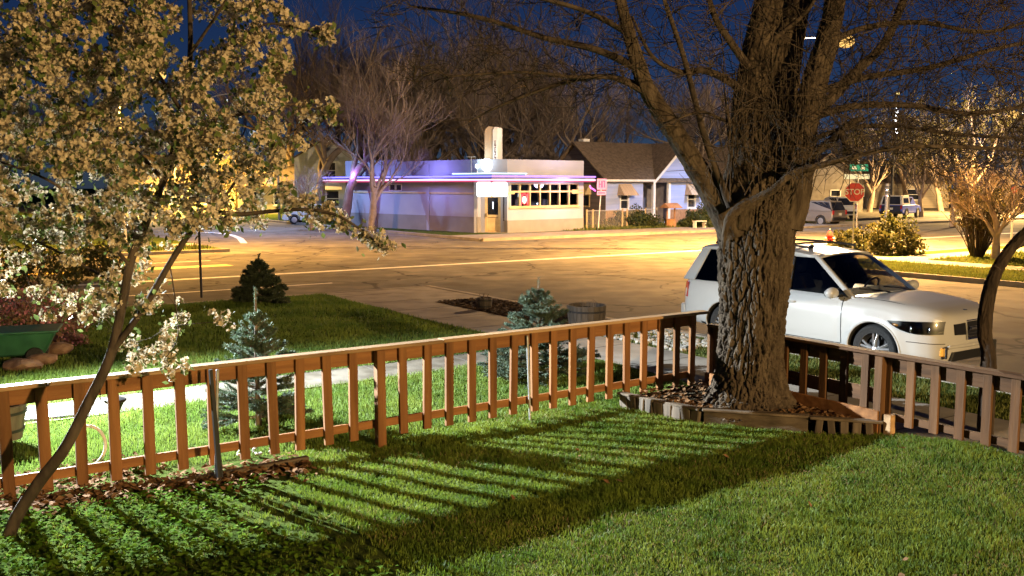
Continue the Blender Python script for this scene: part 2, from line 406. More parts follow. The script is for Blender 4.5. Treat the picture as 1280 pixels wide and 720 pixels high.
def in_yard(m, n):
    litter = (n > 8.15 - .25 * np.sin(m * 3)) & (m < 3.3)
    clov = (m < 3.0) & (n > 4.8)
    return (m < 9.0) & (n < 9.0) & ~inbed(m, n) & ~litter & ~(clov & (np.sin(m * 31.7) * np.sin(n * 27.1) > -.3))
blades('lawn_grass', in_yard, (-1.5, 9.0, 0.5, 9.2), 5200, .052, .006, GR1, lean=.7, clump=1.0, seed=2)
DRYG = leafm('grass_dry', (.16, .12, .05), (.30, .24, .11), 3)
blades('dry_grass', lambda m, n: in_yard(m, n) & (np.sin(m * 1.3 + 2 * np.sin(n * .8)) * np.sin(n * 1.7 + m * .6) > -.2), (-1.5, 9.0, 0.5, 9.2), 520, .048, .006, DRYG, lean=1.6, seed=22)
blades('verge_grass', lambda m, n: (m < 9.15), (-1, 9.2, 9.0, 11.82), 2200, .085, .008, GR2, seed=3)
blades('corner_lawn_grass', lambda m, n: m < 9.2, (-3.5, 9.2, 12.7, 21.8), 1100, .085, .012, GR2, seed=4)
blades('strip_grass', lambda m, n: m > 0, (10.8, 12.2, 2, 12.8), 700, .08, .012, GR3, zf=lambda a, b: .11, seed=5)
blades('right_strip_grass', lambda m, n: m > 0, (K2 + .2, 30, 9, 22), 300, .1, .025, GR3, zf=lambda a, b: .12, seed=6)
blades('right_lawn_grass', lambda m, n: m > 0, (31.5, 42, 5, 19.5), 200, .13, .03, GR3, zf=lambda a, b: .12, seed=7)
blades('far_lawn_grass', lambda m, n: m > 0, (33.5, 60, 43.4, 48), 60, .22, .06, GR3, zf=lambda a, b: .115, seed=8)
blades('far_left_grass', lambda m, n: m > 0, (-14, 12, N2 + .1, N2 + 3), 60, .2, .06, GR3, zf=lambda a, b: .12, seed=9)

def leaves_flat(name, pts, size, mat, seed, tilt=.7, kind='stuff'):
    """small cupped leaves lying about the given points"""
    r = np.random.default_rng(seed); P = np.asarray(pts, float); N = len(P)
    s = size * r.uniform(.6, 1.3, N); a = r.uniform(0, 6.283, N)
    ux = np.stack([np.cos(a), np.sin(a), r.uniform(-tilt, tilt, N)], 1); ux /= np.linalg.norm(ux, axis=1)[:, None]
    vx = np.cross(ux, np.stack([r.uniform(-tilt, tilt, N), r.uniform(-tilt, tilt, N), np.ones(N)], 1)); vx /= np.linalg.norm(vx, axis=1)[:, None]
    nz = np.cross(ux, vx); s = s[:, None]
    V = np.zeros((N, 6, 3)); V[:, 0] = P - ux * s; V[:, 1] = P - vx * s * .6 - nz * s * .15; V[:, 2] = P + ux * s * .3 - vx * s * .55 - nz * s * .1
    V[:, 3] = P + ux * s * 1.1; V[:, 4] = P + ux * s * .3 + vx * s * .55 - nz * s * .1; V[:, 5] = P + vx * s * .6 - nz * s * .15
    i = np.arange(N)[:, None] * 6
    q = np.concatenate([np.concatenate([i, i + 1, i + 2, i + 3], 1), np.concatenate([i, i + 3, i + 4, i + 5], 1)])
    return mesh_np(name, V.reshape(-1, 3), q)
r_ = np.random.default_rng(11)
pts = []
while len(pts) < 9000:
    m, n = r_.uniform(-1.2, 3.0), r_.uniform(4.6, 8.25)
    if math.sin(m * 2.1 + 2) * math.sin(n * 2.4) > -.55 and r_.random() < min(1, (3.1 - m) / 1.2): pts.append((*G(m, n)[:2], height(m, n) + r_.uniform(.02, .07)))
CLOV = leafm('clover_leaf', (.05, .12, .01), (.11, .19, .02), 6, 1.0)
o = link('ground_cover', leaves_flat('ground_cover', pts, .024, CLOV, 12, .55), CLOV); o['kind'] = 'stuff'
LIT = leafm('dry_leaf', (.10, .05, .025), (.26, .15, .075), 14, .9, .1)
pts = []
while len(pts) < 2600:
    m = r_.uniform(-1.5, 3.4); n = 8.45 + r_.normal(0, .17)
    if n < 9.3: pts.append((*G(m, n)[:2], height(m, n) + r_.uniform(.005, .05)))
while len(pts) < 3400:
    m, n = r_.uniform(7.5, 8.9), r_.uniform(5.9, 8.6)
    if inbed(np.array([m]), np.array([n]))[0]: pts.append((*G(m, n)[:2], .27 + r_.uniform(.0, .04)))
while len(pts) < 4400:
    m, n = r_.uniform(-.6, 2.2), r_.uniform(8.85, 9.7)
    pts.append((*G(m, n)[:2], height(m, n) + r_.uniform(.005, .05)))
for k in range(70):
    m, n = r_.uniform(-1, 8.9), r_.uniform(1.0, 8.6); pts.append((*G(m, n)[:2], height(m, n) + r_.uniform(.03, .05)))
o = link('leaf_litter', leaves_flat('leaf_litter', pts, .035, LIT, 13, .6), LIT); o['kind'] = 'stuff'
# mulch chips and pebbles
CHIP = pm('wood_chip', (.03, .02, .015), (.12, .08, .055), 9, 1, coord='World')
pts = [(*G(r_.uniform(10.8, 12.15), r_.uniform(13.05, 18.8))[:2], .14 + r_.uniform(0, .03)) for k in range(2600)]
o = link('mulch_chips', leaves_flat('mulch_chips', pts, .045, CHIP, 14, .5), CHIP); o['kind'] = 'stuff'
PEB = pm('pebble', (.25, .23, .20), (.52, .49, .44), 7, .9, coord='World')
def pebbles(name, f, N, r0, r1, seed):
    r = random.Random(seed); b = MB()
    for k in range(N):
        p = f(r); s = r.uniform(r0, r1); b.ell(p, (s, s * r.uniform(.7, 1.2), s * .6), 6, 4, Matrix.Rotation(r.uniform(0, 3), 3, 'Z'))
    o = b.build(name, PEB, smooth=True); o['kind'] = 'stuff'
pebbles('verge_gravel', lambda r: G(r.uniform(10.85, 12.1), r.uniform(11.0, 13.2), .13), 320, .03, .07, 3)
pebbles('spruce_gravel', lambda r: G(r.uniform(2.7, 3.4) + .2, r.uniform(8.95, 9.35), .17), 30, .012, .026, 4)
# ------------------------------------------------------------------ fences
def fence_left():
    t = empty('picket_fence', G(-2, 8.7, .1), ANG, 'long wooden picket fence with bright pale cap rail along the left lawn', 'fence')
    X = lambda m: m + 2.0
    for xa, xb in ((0, 3.17), (3.174, 7.02), (7.024, 11.06)): b = MB(); b.box(((xa + xb) / 2, 0, 1.07 + .003 * (xa > 4)), (xb - xa, .145, .036)); b.build('cap_rail', W_CAP, t, bevel=.006)
    b = MB(); b.box((5.48, .055, .975), (10.9, .038, .14)); b.build('band_board', W_X, t, bevel=.004)
    b = MB(); b.box((5.48, .055, .255), (10.9, .038, .085)); b.build('lower_rail', W_X, t, bevel=.004)
    m = -1.75; r = random.Random(3); k = 0
    while m < 9.0:
        if abs(m - 4.276) < .1:
            b = MB(); b.box((X(4.276), -.035, .525), (.095, .09, 1.05)); b.build('post', W_Z, t, bevel=.005)
        else:
            z0 = .12 + r.uniform(-.008, .008); dx = r.uniform(-.006, .006)
            b = MB(); b.box((X(m) + dx, 0.012, (z0 + 1.05) / 2), (.092, .042, 1.05 - z0), Matrix.Rotation(r.gauss(0, .009), 3, 'Y')); b.build('picket', W_Z, t, bevel=.003)
        m += .2875 if m < 4.2 else .284; k += 1
    return t
fence_left()
def fence_right():
    t = empty('picket_fence', G(8.95, 8.5, .15), ANG, 'lower dark wooden picket fence at right between tree bed and white SUV', 'fence')
    # local y runs back towards the camera for decreasing n
    Y = lambda n: n - 8.5
    L0, L1 = Y(8.5), Y(2.0)
    def along(name, mat, dx, z, th, hgt, n0, n1):
        b = MB(); b.box((dx, (Y(n0) + Y(n1)) / 2, z), (th, abs(n1 - n0), hgt)); b.build(name, mat, t, bevel=.004)
    Wy = woodm('wood_rail_shade', (.075, .036, .015), (.15, .072, .03), 'y', scale=9)  # left fence stain darkened: the shade on this side is in the colour
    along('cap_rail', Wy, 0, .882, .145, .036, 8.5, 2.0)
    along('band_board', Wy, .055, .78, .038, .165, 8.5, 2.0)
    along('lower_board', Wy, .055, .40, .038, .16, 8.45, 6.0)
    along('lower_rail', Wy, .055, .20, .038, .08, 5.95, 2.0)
    n = 8.4; r = random.Random(5)
    Wz = woodm('wood_picket_shade', (.072, .034, .014), (.145, .07, .028), 'z', scale=9)  # picket stain darkened the same way to stand in for shade
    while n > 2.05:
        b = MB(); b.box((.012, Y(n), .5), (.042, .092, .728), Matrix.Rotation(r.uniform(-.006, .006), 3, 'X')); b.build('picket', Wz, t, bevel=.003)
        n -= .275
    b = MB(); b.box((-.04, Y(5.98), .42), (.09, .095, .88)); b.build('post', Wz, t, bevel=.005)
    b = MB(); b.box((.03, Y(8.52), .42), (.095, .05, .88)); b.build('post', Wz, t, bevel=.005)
fence_right()

# ------------------------------------------------------------------ planter bed round the big tree
t = empty('planter_bed', G(8.2, 7.5, .12), 0, 'raised timber edged bed of soil round the thick tree trunk', 'planter bed')
def Lw(p): return p - t.location
b = MB(); V = []; 
gx = 22
cpt = Vector((8.42, 7.45))
pv = []
for (a, c) in bed_poly: pv.append(Vector((a, c)))
ring = []
for i in range(len(pv)):
    p, q = pv[i], pv[(i + 1) % len(pv)]
    for k in range(8): ring.append(p.lerp(q, k / 8))
vs = []; fs = []; n_ = len(ring)
for j in range(9):
    for i, p in enumerate(ring):
        q = p.lerp(cpt, j / 9); z = .235 + .06 * (j / 9) + .018 * noise.noise(Vector((q.x * 6, q.y * 6, 1)))
        vs.append(Lw(G(q.x, q.y, z)))
vs.append(Lw(G(cpt.x, cpt.y, .32)))
for j in range(8):
    for i in range(n_): fs.append((j * n_ + i, j * n_ + (i + 1) % n_, (j + 1) * n_ + (i + 1) % n_, (j + 1) * n_ + i))
for i in range(n_): fs.append((8 * n_ + i, 8 * n_ + (i + 1) % n_, 9 * n_))
b.add(vs, fs); b.build('bed_soil', SOIL, t, smooth=True)
W_STK = woodm('wood_stake', (.045, .035, .026), (.14, .11, .08), 'z', scale=9)
r = random.Random(9)
def stakes(P, Q, n, wd, hgt):
    P, Q = Vector(P), Vector(Q)
    for k in range(n):
        p = P.lerp(Q, (k + .5) / n); d = (Q - P); a = math.atan2(d.y, d.x) + ANG
        M = Matrix.Rotation(a + r.uniform(-.12, .12), 3, 'Z') @ Matrix.Rotation(r.uniform(-.1, .1), 3, 'X') @ Matrix.Rotation(r.uniform(-.12, .12), 3, 'Y')
        b = MB(); b.box(Lw(G(p.x, p.y, .10 + hgt / 2)), (wd * r.uniform(.85, 1.05), .085, hgt * r.uniform(.9, 1.1)), M); b.build('edging_stake', W_STK, t, bevel=.008)
stakes((7.52, 8.6), (7.57, 8.05), 4, .13, .20)
stakes((7.57, 8.05), (7.72, 7.45), 5, .125, .20)
stakes((8.45, 6.48), (8.86, 5.98), 5, .09, .2)
def plank(P, Q, z0, z1, th, name, mat):
    P, Q = Vector(P), Vector(Q); d = Q - P; a = math.atan2(d.y, d.x) + ANG; c = (P + Q) / 2
    b = MB(); b.box(Lw(G(c.x, c.y, (z0 + z1) / 2)), (d.length, th, z1 - z0), Matrix.Rotation(a, 3, 'Z')); b.build(name, mat, t, bevel=.006)
plank((7.73, 7.42), (8.42, 6.52), .10, .285, .045, 'edging_plank', W_OLD)
plank((7.71, 7.42), (8.44, 6.52), .29, .318, .11, 'edging_lip', W_OLD)
plank((7.5, 8.62), (7.7, 7.45), .285, .312, .1, 'edging_lip', W_OLD)
plank((8.42, 6.50), (8.9, 5.92), .285, .315, .1, 'edging_lip', W_OLD)
plank((8.87, 5.95), (8.87, 8.5), .12, .42, .04, 'back_board', W_X)
b = MB(); b.box(Lw(G(8.93, 5.86, .24)), (.09, .09, .3), Matrix.Rotation(ANG, 3, 'Z')); b.build('corner_post', W_CAP, t, bevel=.006)
def stone(name, p, r3, label, seed, mat, cat='rock', group=None):
    bm = bmesh.new(); bmesh.ops.create_icosphere(bm, subdivisions=2 if name == 'edging_stone' else 3, radius=1)
    for v in bm.verts:
        k = 1 + .25 * noise.noise(v.co * 1.6 + Vector((seed, 0, 0))) + .14 * noise.noise(v.co * 3.3 + Vector((seed, 2, 0))) + .06 * noise.noise(v.co * 9)
        v.co = Vector((v.co.x * r3[0], v.co.y * r3[1], v.co.z * r3[2])) * k
    me = bpy.data.meshes.new(name); bm.to_mesh(me); bm.free()
    o = link(name, me, mat); me.polygons.foreach_set('use_smooth', [name != 'edging_stone'] * len(me.polygons)); o.location = p; tag(o, label, cat, group); return o
ROCK = pm('rock', (.20, .17, .13), (.42, .37, .29), 6, .95, .5, 24)
ROCKP = pm('rock_pink', (.14, .08, .055), (.30, .19, .13), 7, .95, .9, 18)
stone('rock', gp(966, 499, .29), (.06, .05, .05), 'small pale stone lying in the dark soil at the trunk foot', 1, ROCK)
stone('rock', gp(345, 372, .14) + Vector((0, 0, .08)), (.22, .16, .15), 'rounded tan boulder right of the dark little spruce', 2, ROCK)
stone('rock', gp(312, 371, .14) + Vector((0, 0, .1)), (.2, .16, .17), 'grey blue boulder left of the dark little spruce', 3, pm('rock_grey', (.14, .16, .18), (.24, .26, .28), 6, .95, .4))

# timber edging under the left fence, stakes, rods
t2 = MB(); p0, p1 = Vector((1.45, 8.45)), Vector((3.42, 8.53))
d = p1 - p0; t2.box((0, 0, 0), (d.length, .07, .11)); o = t2.build('edging_timber', W_OLD, None, bevel=.008)
c = (p0 + p1) / 2; o.location = G(c.x, c.y, .15); o.rotation_euler = (0, 0, ANG + math.atan2(d.y, d.x)); tag(o, 'low weathered timber lying along the fence foot at left', 'edging')
b = MB(); p = gp(275, 604, .15); b.tube([p - Vector((0, 0, .15)), at(263, 462, p.y - .05)], .02, 4); b.tube([p + Vector((0.02, .012, 0)), at(264, 463, p.y - .04)], .012, 4)
tag(b.build('fence_stake', METAL_DK), 'dark rusty metal stake leaning on the fence next to pale rod', 'stake')
b = MB(); p = gp(273, 598, .15) + Vector((.0, -.1, 0)); p2 = at(272, 463, p.y); b.tube([p - Vector((0, 0, .15)), p2], .014, 8); b.ell(p2, (.016, .016, .012), 8, 4)
tag(b.build('fence_rod', METAL), 'pale metal rod pushed in the lawn beside the dark stake', 'rod')
b = MB(); p = gp(663, 524, .14); p2 = at(659, 420, p.y); b.tube([p - Vector((0, 0, .1)), p2], .013, 8); b.ell(p2, (.015, .015, .01), 8, 4)
tag(b.build('fence_rod', METAL), 'slim metal rod standing alone before the fence near its middle', 'rod')

# things behind the left fence
t = empty('path_light', gp(148, 580, .17), 0, 'slim dark grey post with flared top behind left fence', 'path light')
b = MB(); b.lathe([(.05, 0), (.05, .02), (.036, .05), (.034, .5), (.036, .52)], sides=14); b.build('pole', METAL_DK, t, smooth=True)
b = MB(); b.lathe([(.036, .52), (.075, .6), (.10, .62), (.10, .64), (.02, .67)], sides=18); b.build('lamp_cap', METAL_DK, t, smooth=True)
b = MB(); c = gp(108, 575, .2); pts = [c + Vector((.19 * math.cos(a) , .06 * math.sin(a * 1), .13 + .19 * math.sin(a))) for a in np.linspace(-.9, 3.6, 26)]
b.tube(pts, .016, 8); tag(b.build('hose_loop', pm('hose_white', (.5, .5, .47), (.62, .62, .58), 9, .6), smooth=True), 'loop of pale corrugated pipe on the leaves behind fence', 'hose')
t = empty('planter_tub', gp(2, 548, .2), 0, 'round wooden tub planter at left edge behind the fence', 'planter')
b = MB(); b.lathe([(.2, 0), (.23, .2), (.26, .36), (.25, .37), (.23, .36), (.22, .3)], sides=22); b.build('tub', W_BARREL, t, smooth=True)
for z in (.08, .27): MB().lathe([(.205 + z * .16, z), (.212 + z * .16, z), (.214 + z * .16, z + .03), (.205 + z * .16, z + .03)], sides=22).build('hoop', METAL_DK, t, smooth=True)
b = MB(); c = gp(60, 520, .14); b.box((0, 0, 0), (.62, .34, .05)); o = b.build('stepping_slab', pm('slab_grey', (.2, .2, .21), (.36, .36, .37), 12, .9, .3), None, bevel=.01); o.location = c + Vector((0, 0, .0)); o.rotation_euler = (0, 0, .5); tag(o, 'grey stone slab lying on grass behind fence at left', 'slab')

# barrels in the mulch strip
def barrel(loc, R0, H, label):
    t = empty('barrel_planter', loc, 0, label, 'barrel planter', 'half barrels in the mulch strip')
    n = 20
    b = MB()
    for k in range(n):
        a = 2 * math.pi * k / n; a2 = 2 * math.pi * (k + .94) / n
        def q(rad, z, an): return Vector((rad * math.cos(an), rad * math.sin(an), z))
        for (z0, r0, z1, r1) in ((0, R0 * .84, H * .5, R0 * .95), (H * .5, R0 * .95, H, R0)):
            b.hexa([q(r0, z0, a), q(r0, z0, a2), q(r0 - .03, z0, a2), q(r0 - .03, z0, a)], [q(r1, z1, a), q(r1, z1, a2), q(r1 - .03, z1, a2), q(r1 - .03, z1, a)])
    b.build('stave', W_BARREL, t)
    for z in (.18, .72):
        rr = R0 * (.84 + .16 * z) + .004
        MB().lathe([(rr - .004, H * z), (rr + .004, H * z), (rr + .008, H * z + .035), (rr, H * z + .035)], sides=24).build('hoop', METAL_DK, t, smooth=True)
    MB().lathe([(.0, H * .86), (R0 * .9, H * .84)], sides=20, close=False).build('soil', SOIL, t)
    b = MB(); r = random.Random(int(R0 * 100))
    for k in range(5):
        x, y = r.uniform(-.5, .5) * R0, r.uniform(-.5, .5) * R0; b.tube([(x, y, H * .85), (x + r.uniform(-.03, .03), y, H * 1.0 + .03), (x + r.uniform(-.06, .06), y, H + .09)], [.008, .006, .003], 4)
    b.build('dry_stem', BARK3, t)
barrel(gp(733, 411, .13), .375, .46, 'large weathered half barrel standing near the fence by the road')
barrel(gp(606, 386, .13), .165, .25, 'small dark barrel pot farther off on the mulch strip')

# stone edged flower bed at far left
for i, (px, py, sx) in enumerate(((28, 462, .3), (52, 455, .26), (72, 442, .28), (86, 428, .27), (93, 412, .3), (80, 398, .25))):
    stone('edging_stone', gp(px, py, .14) + Vector((0, 0, .07)), (sx, sx * .7, .10), 'flat tan stone edging the flower bed at far left', 20 + i, ROCKP, 'stone', 'stones edging the left flower bed')
# green cart beside it
t = empty('garden_cart', gp(20, 452, .15), .35, 'green plastic garden cart half hidden in the left flower bed', 'garden cart')
GRNP = pm('green_plastic', (.015, .08, .045), (.03, .12, .065), 5, .45, spec=.5)
b = MB(); b.hexa([(-.5, -.25, .12), (.42, -.25, .12), (.42, .25, .12), (-.5, .25, .12)], [(-.62, -.36, .48), (.6, -.36, .48), (.6, .36, .48), (-.62, .36, .48)]); b.build('tray', GRNP, t, bevel=.03)
b = MB(); b.box((-.01, 0, .49), (1.3, .8, .035)); b.build('rim', GRNP, t, bevel=.012)
for sy in (-.3, .3): MB().lathe([(.02, -.03), (.12, -.03), (.13, -.015), (.13, .015), (.12, .03), (.02, .03)], (.3, sy, .12), 18, 'y').build('wheel', RUBBER, t, smooth=True)
# ------------------------------------------------------------------ trees
def smooth_path(P, k=6):
    P = [np.array(p, float) for p in P]; out = []
    for i in range(len(P) - 1):
        p0, p1, p2, p3 = P[max(i - 1, 0)], P[i], P[i + 1], P[min(i + 2, len(P) - 1)]
        for j in range(k):
            t = j / k; out.append(.5 * ((2 * p1) + (-p0 + p2) * t + (2 * p0 - 5 * p1 + 4 * p2 - p3) * t * t + (-p0 + 3 * p1 - 3 * p2 + p3) * t ** 3))
    out.append(P[-1]); return np.array(out)
def bark_tube(P, Rr, nth, nz, amp, freq, seed, flare=None):
    """thick stem with fissured bark as real relief"""
    n = len(P); ss = np.linspace(0, n - 1, nz); i0 = np.clip(ss.astype(int), 0, n - 2); f = (ss - i0)[:, None]
    C = P[i0] * (1 - f) + P[i0 + 1] * f; Rad = Rr[i0] * (1 - f[:, 0]) + Rr[i0 + 1] * f[:, 0]
    V = []
    up = (P[-1] - P[0]); up = up / np.linalg.norm(up)
    u = np.cross(up, [0, 1, 0]); u /= np.linalg.norm(u); w = np.cross(up, u)
    L = np.concatenate([[0], np.cumsum(np.linalg.norm(np.diff(C, axis=0), axis=1))])
    for a in range(nz):
        for k in range(nth):
            th = 2 * math.pi * k / nth; cx, cy = math.cos(th), math.sin(th); r0 = Rad[a]
            q = Vector((cx * r0 * freq, cy * r0 * freq, L[a] * freq * .26 + seed * 7))
            q2 = q + Vector((noise.noise(q * .8), noise.noise(q * .8 + Vector((9, 0, 0))), 0)) * .5
            qs = Vector((q2.x, q2.y, q2.z * .8)); n1 = abs(noise.noise(qs)); n2 = abs(noise.noise(qs * 1.9 + Vector((5, 3, 1))))
            rid = min(1, n1 / .26) ** .8 * (.62 + .38 * min(1, n2 / .22)); rid2 = noise.noise(q * 3); brk = abs(noise.noise(Vector((q2.x * 1.1 + 4, q2.y * 1.1, q2.z * 3.2)))); rid *= min(1, .45 + brk / .16 * .55)
            lump = noise.noise(Vector((cx * 1.6, cy * 1.6, L[a] * .8 + seed)))
            r1 = r0 * (1 + .09 * lump) - amp * (1 - rid) + amp * .28 * rid2
            if flare: r1 += flare(th, L[a])
            V.append(C[a] + (u * cx + w * cy) * r1)
    i = np.arange(nz - 1)[:, None] * nth; j = np.arange(nth)[None, :]; j2 = (j + 1) % nth
    Q = np.stack([i + j, i + j2, i + nth + j2, i + nth + j], -1).reshape(-1, 4)
    return np.array(V), Q
class Grower:
    def __init__(s, seed): s.P = []; s.Rd = []; s.br = []; s.r = random.Random(seed)
    def limb(s, pts, r0, r1, k=7, keep=True):
        Q = smooth_path(pts, k); n = len(Q); rr = np.linspace(1, 0, n) ** .8 * (r0 - r1) + r1
        if keep: s.br.append((Q, rr))
        s.P += list(Q); s.Rd += list(rr); return Q, rr
    def reach(s, T, rmax=.02, rend=.003, bend=.25, maxlen=9, sag=.1, bias=0):
        A = np.array(s.P[-14000:]); T = np.array(T, float); d = np.linalg.norm(A - T, axis=1)
        i = int(np.argmin(d + bias * np.array(s.Rd[-14000:]) * 0)); D = d[i]
        if D > maxlen or D < .05: return None
        p0 = A[i]; r0 = min(rmax, np.array(s.Rd[-14000:])[i] * .7, .004 + .0075 * D + .002)
        r0 = max(r0, rend * 1.2)
        b = np.array([s.r.gauss(0, 1) for _ in range(3)]) * D * bend * .5; m1 = p0 * .65 + T * .35 + b + np.array([0, 0, D * sag]); m2 = p0 * .3 + T * .7 + b * .7 + np.array([0, 0, D * sag])
        n = max(3, min(7, int(D * 6)))
        Q = smooth_path([p0, m1, m2, T], max(1, n // 3)); rr = np.linspace(r0, rend, len(Q))
        s.br.append((Q, rr)); s.P += list(Q[1:]); s.Rd += list(rr[1:]); return Q
    def twigs(s, Q, n, ln, r0=.0035, ang=.9):
        """short shoots off a branch path"""
        for _ in range(n):
            i = s.r.randrange(len(Q) // 3, len(Q)); t = Q[min(i + 1, len(Q) - 1)] - Q[max(i - 1, 0)]; t = t / (np.linalg.norm(t) + 1e-9)
            d = t + np.array([s.r.gauss(0, ang) for _ in range(3)]) * .8 + np.array([0, 0, .25]); d /= np.linalg.norm(d)
            L = ln * s.r.uniform(.4, 1.2); k = np.array([s.r.gauss(0, 1) for _ in range(3)]) * L * .12
            s.br.append((np.array([Q[i], Q[i] + d * L * .5 + k, Q[i] + d * L]), np.array([r0, r0 * .8, r0 * .45])))
def mesh_branches(name, br, mat, parent):
    V, Q = tubes_np(br); return link(name, mesh_np(name, V, Q, smooth=True), mat, parent)

# ---- the big tree in the bed
T0 = at(934, 500, 11.0); T0.z = .22
tree = empty('bare_tree', T0, 0, 'massive old bare tree with deeply furrowed trunk in the timber edged bed', 'tree')
t0 = np.array(T0)
DT = 10.95
rows = [(512, 934, 64), (500, 934, 54), (485, 935, 47), (465, 936, 43.5), (440, 937, 42), (400, 940, 42), (350, 942, 44.5), (310, 944, 46.5), (280, 945, 48), (262, 946, 50), (246, 948, 50), (232, 950, 44)]
P = np.array([np.array(at(cx, py, DT)) - t0 for py, cx, hw in rows]); Rr = np.array([hw * DT / F for _, _, hw in rows])
def root_flare(th, L):
    k = max(0, 1 - L / .75) ** 2.2
    return k * .62 * (.20 * max(0, math.cos(th - 2.9)) ** 3 + .15 * max(0, math.cos(th - .5)) ** 4 + .14 * max(0, math.cos(th - 4.9)) ** 3 + .12 * max(0, math.cos(th - 1.6)) ** 4)
V, Q = bark_tube(P, Rr, 400, 360, .055, 16, 1, root_flare)
VV, QQ = [V], [Q]
def stem(pts, hw, depth, seed, nth=120, nz=170, amp=.022, freq=17):
    global VV, QQ
    Pp = smooth_path([np.array(at(px, py, dp)) - t0 for (px, py), dp in zip(pts, depth)], 4)
    Rr = np.interp(np.linspace(0, 1, len(Pp)), np.linspace(0, 1, len(hw)), np.array(hw) * 11 / F)
    V, Q = bark_tube(Pp, Rr, nth, nz, amp, freq, seed); QQ.append(Q + sum(len(v) for v in VV)); VV.append(V)
    return Pp, Rr
gw = Grower(4)
def stem_nodes(x): gw.P += list(x[0] + t0); gw.Rd += list(x[1])
stem_nodes(stem([(925, 285), (930, 250), (938, 200), (937, 150), (942, 100), (952, 50), (962, 0), (968, -60)], [30, 33, 27, 23, 21, 20, 17, 15], [10.85, 10.8, 10.75, 10.7, 10.7, 10.7, 10.7, 10.7], 2))
stem_nodes(stem([(978, 285), (988, 250), (999, 205), (1005, 160), (1015, 115), (1030, 65), (1042, 15), (1050, -60)], [24, 24, 19, 17, 16, 15, 13, 11], [10.85, 10.8, 10.8, 10.8, 10.8, 10.85, 10.9, 11.], 3))
stem_nodes(stem([(955, 280), (962, 240), (968, 180), (975, 110), (985, 50), (1000, -20), (1010, -70)], [30, 34, 30, 24, 20, 17, 15], [11.25, 11.3, 11.35, 11.4, 11.4, 11.5, 11.6], 4, nth=90))
stem_nodes(stem([(918, 290), (900, 258), (880, 226), (858, 190), (834, 152), (809, 112), (795, 72), (783, 30), (768, -30)], [20, 17, 14, 13, 12, 10.5, 8.5, 7, 5.5], [10.8, 10.7, 10.6, 10.5, 10.4, 10.3, 10.2, 10.1, 10.], 5, nth=90, amp=.012))
stem_nodes(stem([(903, 312), (908, 280), (922, 262), (945, 249), (968, 236), (985, 220), (1005, 212), (1040, 203), (1090, 190), (1140, 183), (1210, 184), (1300, 189)], [8, 8, 6.5, 5.5, 5, 4.5, 4, 3.7, 3.4, 3, 2.6, 2], [10.45, 10.3, 10.25, 10.2, 10.1, 10.05, 10, 9.9, 9.8, 9.7, 9.6, 9.5], 6, nth=48, nz=260, amp=.012, freq=24))
o = link('trunk', mesh_np('trunk', np.concatenate(VV), np.concatenate(QQ), smooth=True), BARK, tree)
def PX(lst, d0, d1): return [np.array(at(x, y, d0 + (d1 - d0) * i / (len(lst) - 1))) for i, (x, y) in enumerate(lst)]
gw.limb(PX([(913, 258), (896, 215), (881, 170), (868, 122), (855, 72), (838, 22), (822, -25)], 10.5, 10.2), .045, .018)
gw.limb(PX([(1003, 160), (1040, 122), (1075, 85), (1108, 50), (1135, -15)], 10.8, 11.3), .075, .04)
gw.limb(PX([(1005, 195), (1030, 183), (1048, 168), (1062, 155), (1080, 148)], 10.7, 10.4), .055, .03)
gw.limb(PX([(1052, 168), (1058, 185), (1062, 196)], 10.5, 10.4), .04, .012)
gw.limb(PX([(1012, 120), (1075, 98), (1160, 85), (1240, 62), (1310, 48)], 10.8, 11.6), .045, .015)
gw.limb(PX([(1008, 150), (1065, 133), (1140, 132), (1215, 142), (1305, 128)], 10.8, 10.2), .045, .015)
gw.limb(PX([(1005, 178), (1060, 160), (1120, 158), (1200, 168), (1300, 175)], 10.6, 10.8), .035, .012)
gw.limb(PX([(1035, 55), (1080, 35), (1150, 28), (1230, 40), (1300, 22)], 10.9, 11.5), .04, .012)
gw.limb(PX([(797, 85), (745, 62), (680, 47), (600, 22), (515, 8)], 10.2, 10.6), .045, .012)
gw.limb(PX([(806, 108), (752, 95), (690, 108), (630, 130), (590, 150)], 10.3, 10.6), .035, .008)
gw.limb(PX([(815, 122), (770, 98), (715, 96), (650, 90), (560, 96)], 10.3, 9.9), .035, .008)
gw.limb(PX([(790, 45), (735, 15), (660, -5), (560, -15)], 10.2, 9.6), .035, .01)
gw.limb(PX([(938, 120), (905, 98), (878, 88), (850, 90), (815, 70), (790, 20)], 10.6, 10.2), .05, .012)
gw.limb(PX([(942, 92), (915, 55), (893, 20), (880, -30)], 10.6, 10.3), .05, .02)
gw.limb(PX([(936, 160), (905, 150), (878, 140), (850, 148), (820, 165)], 10.5, 10.1), .025, .006)
gw.limb(PX([(950, 60), (985, 35), (1015, 5), (1030, -40)], 10.6, 10.2), .035, .015)
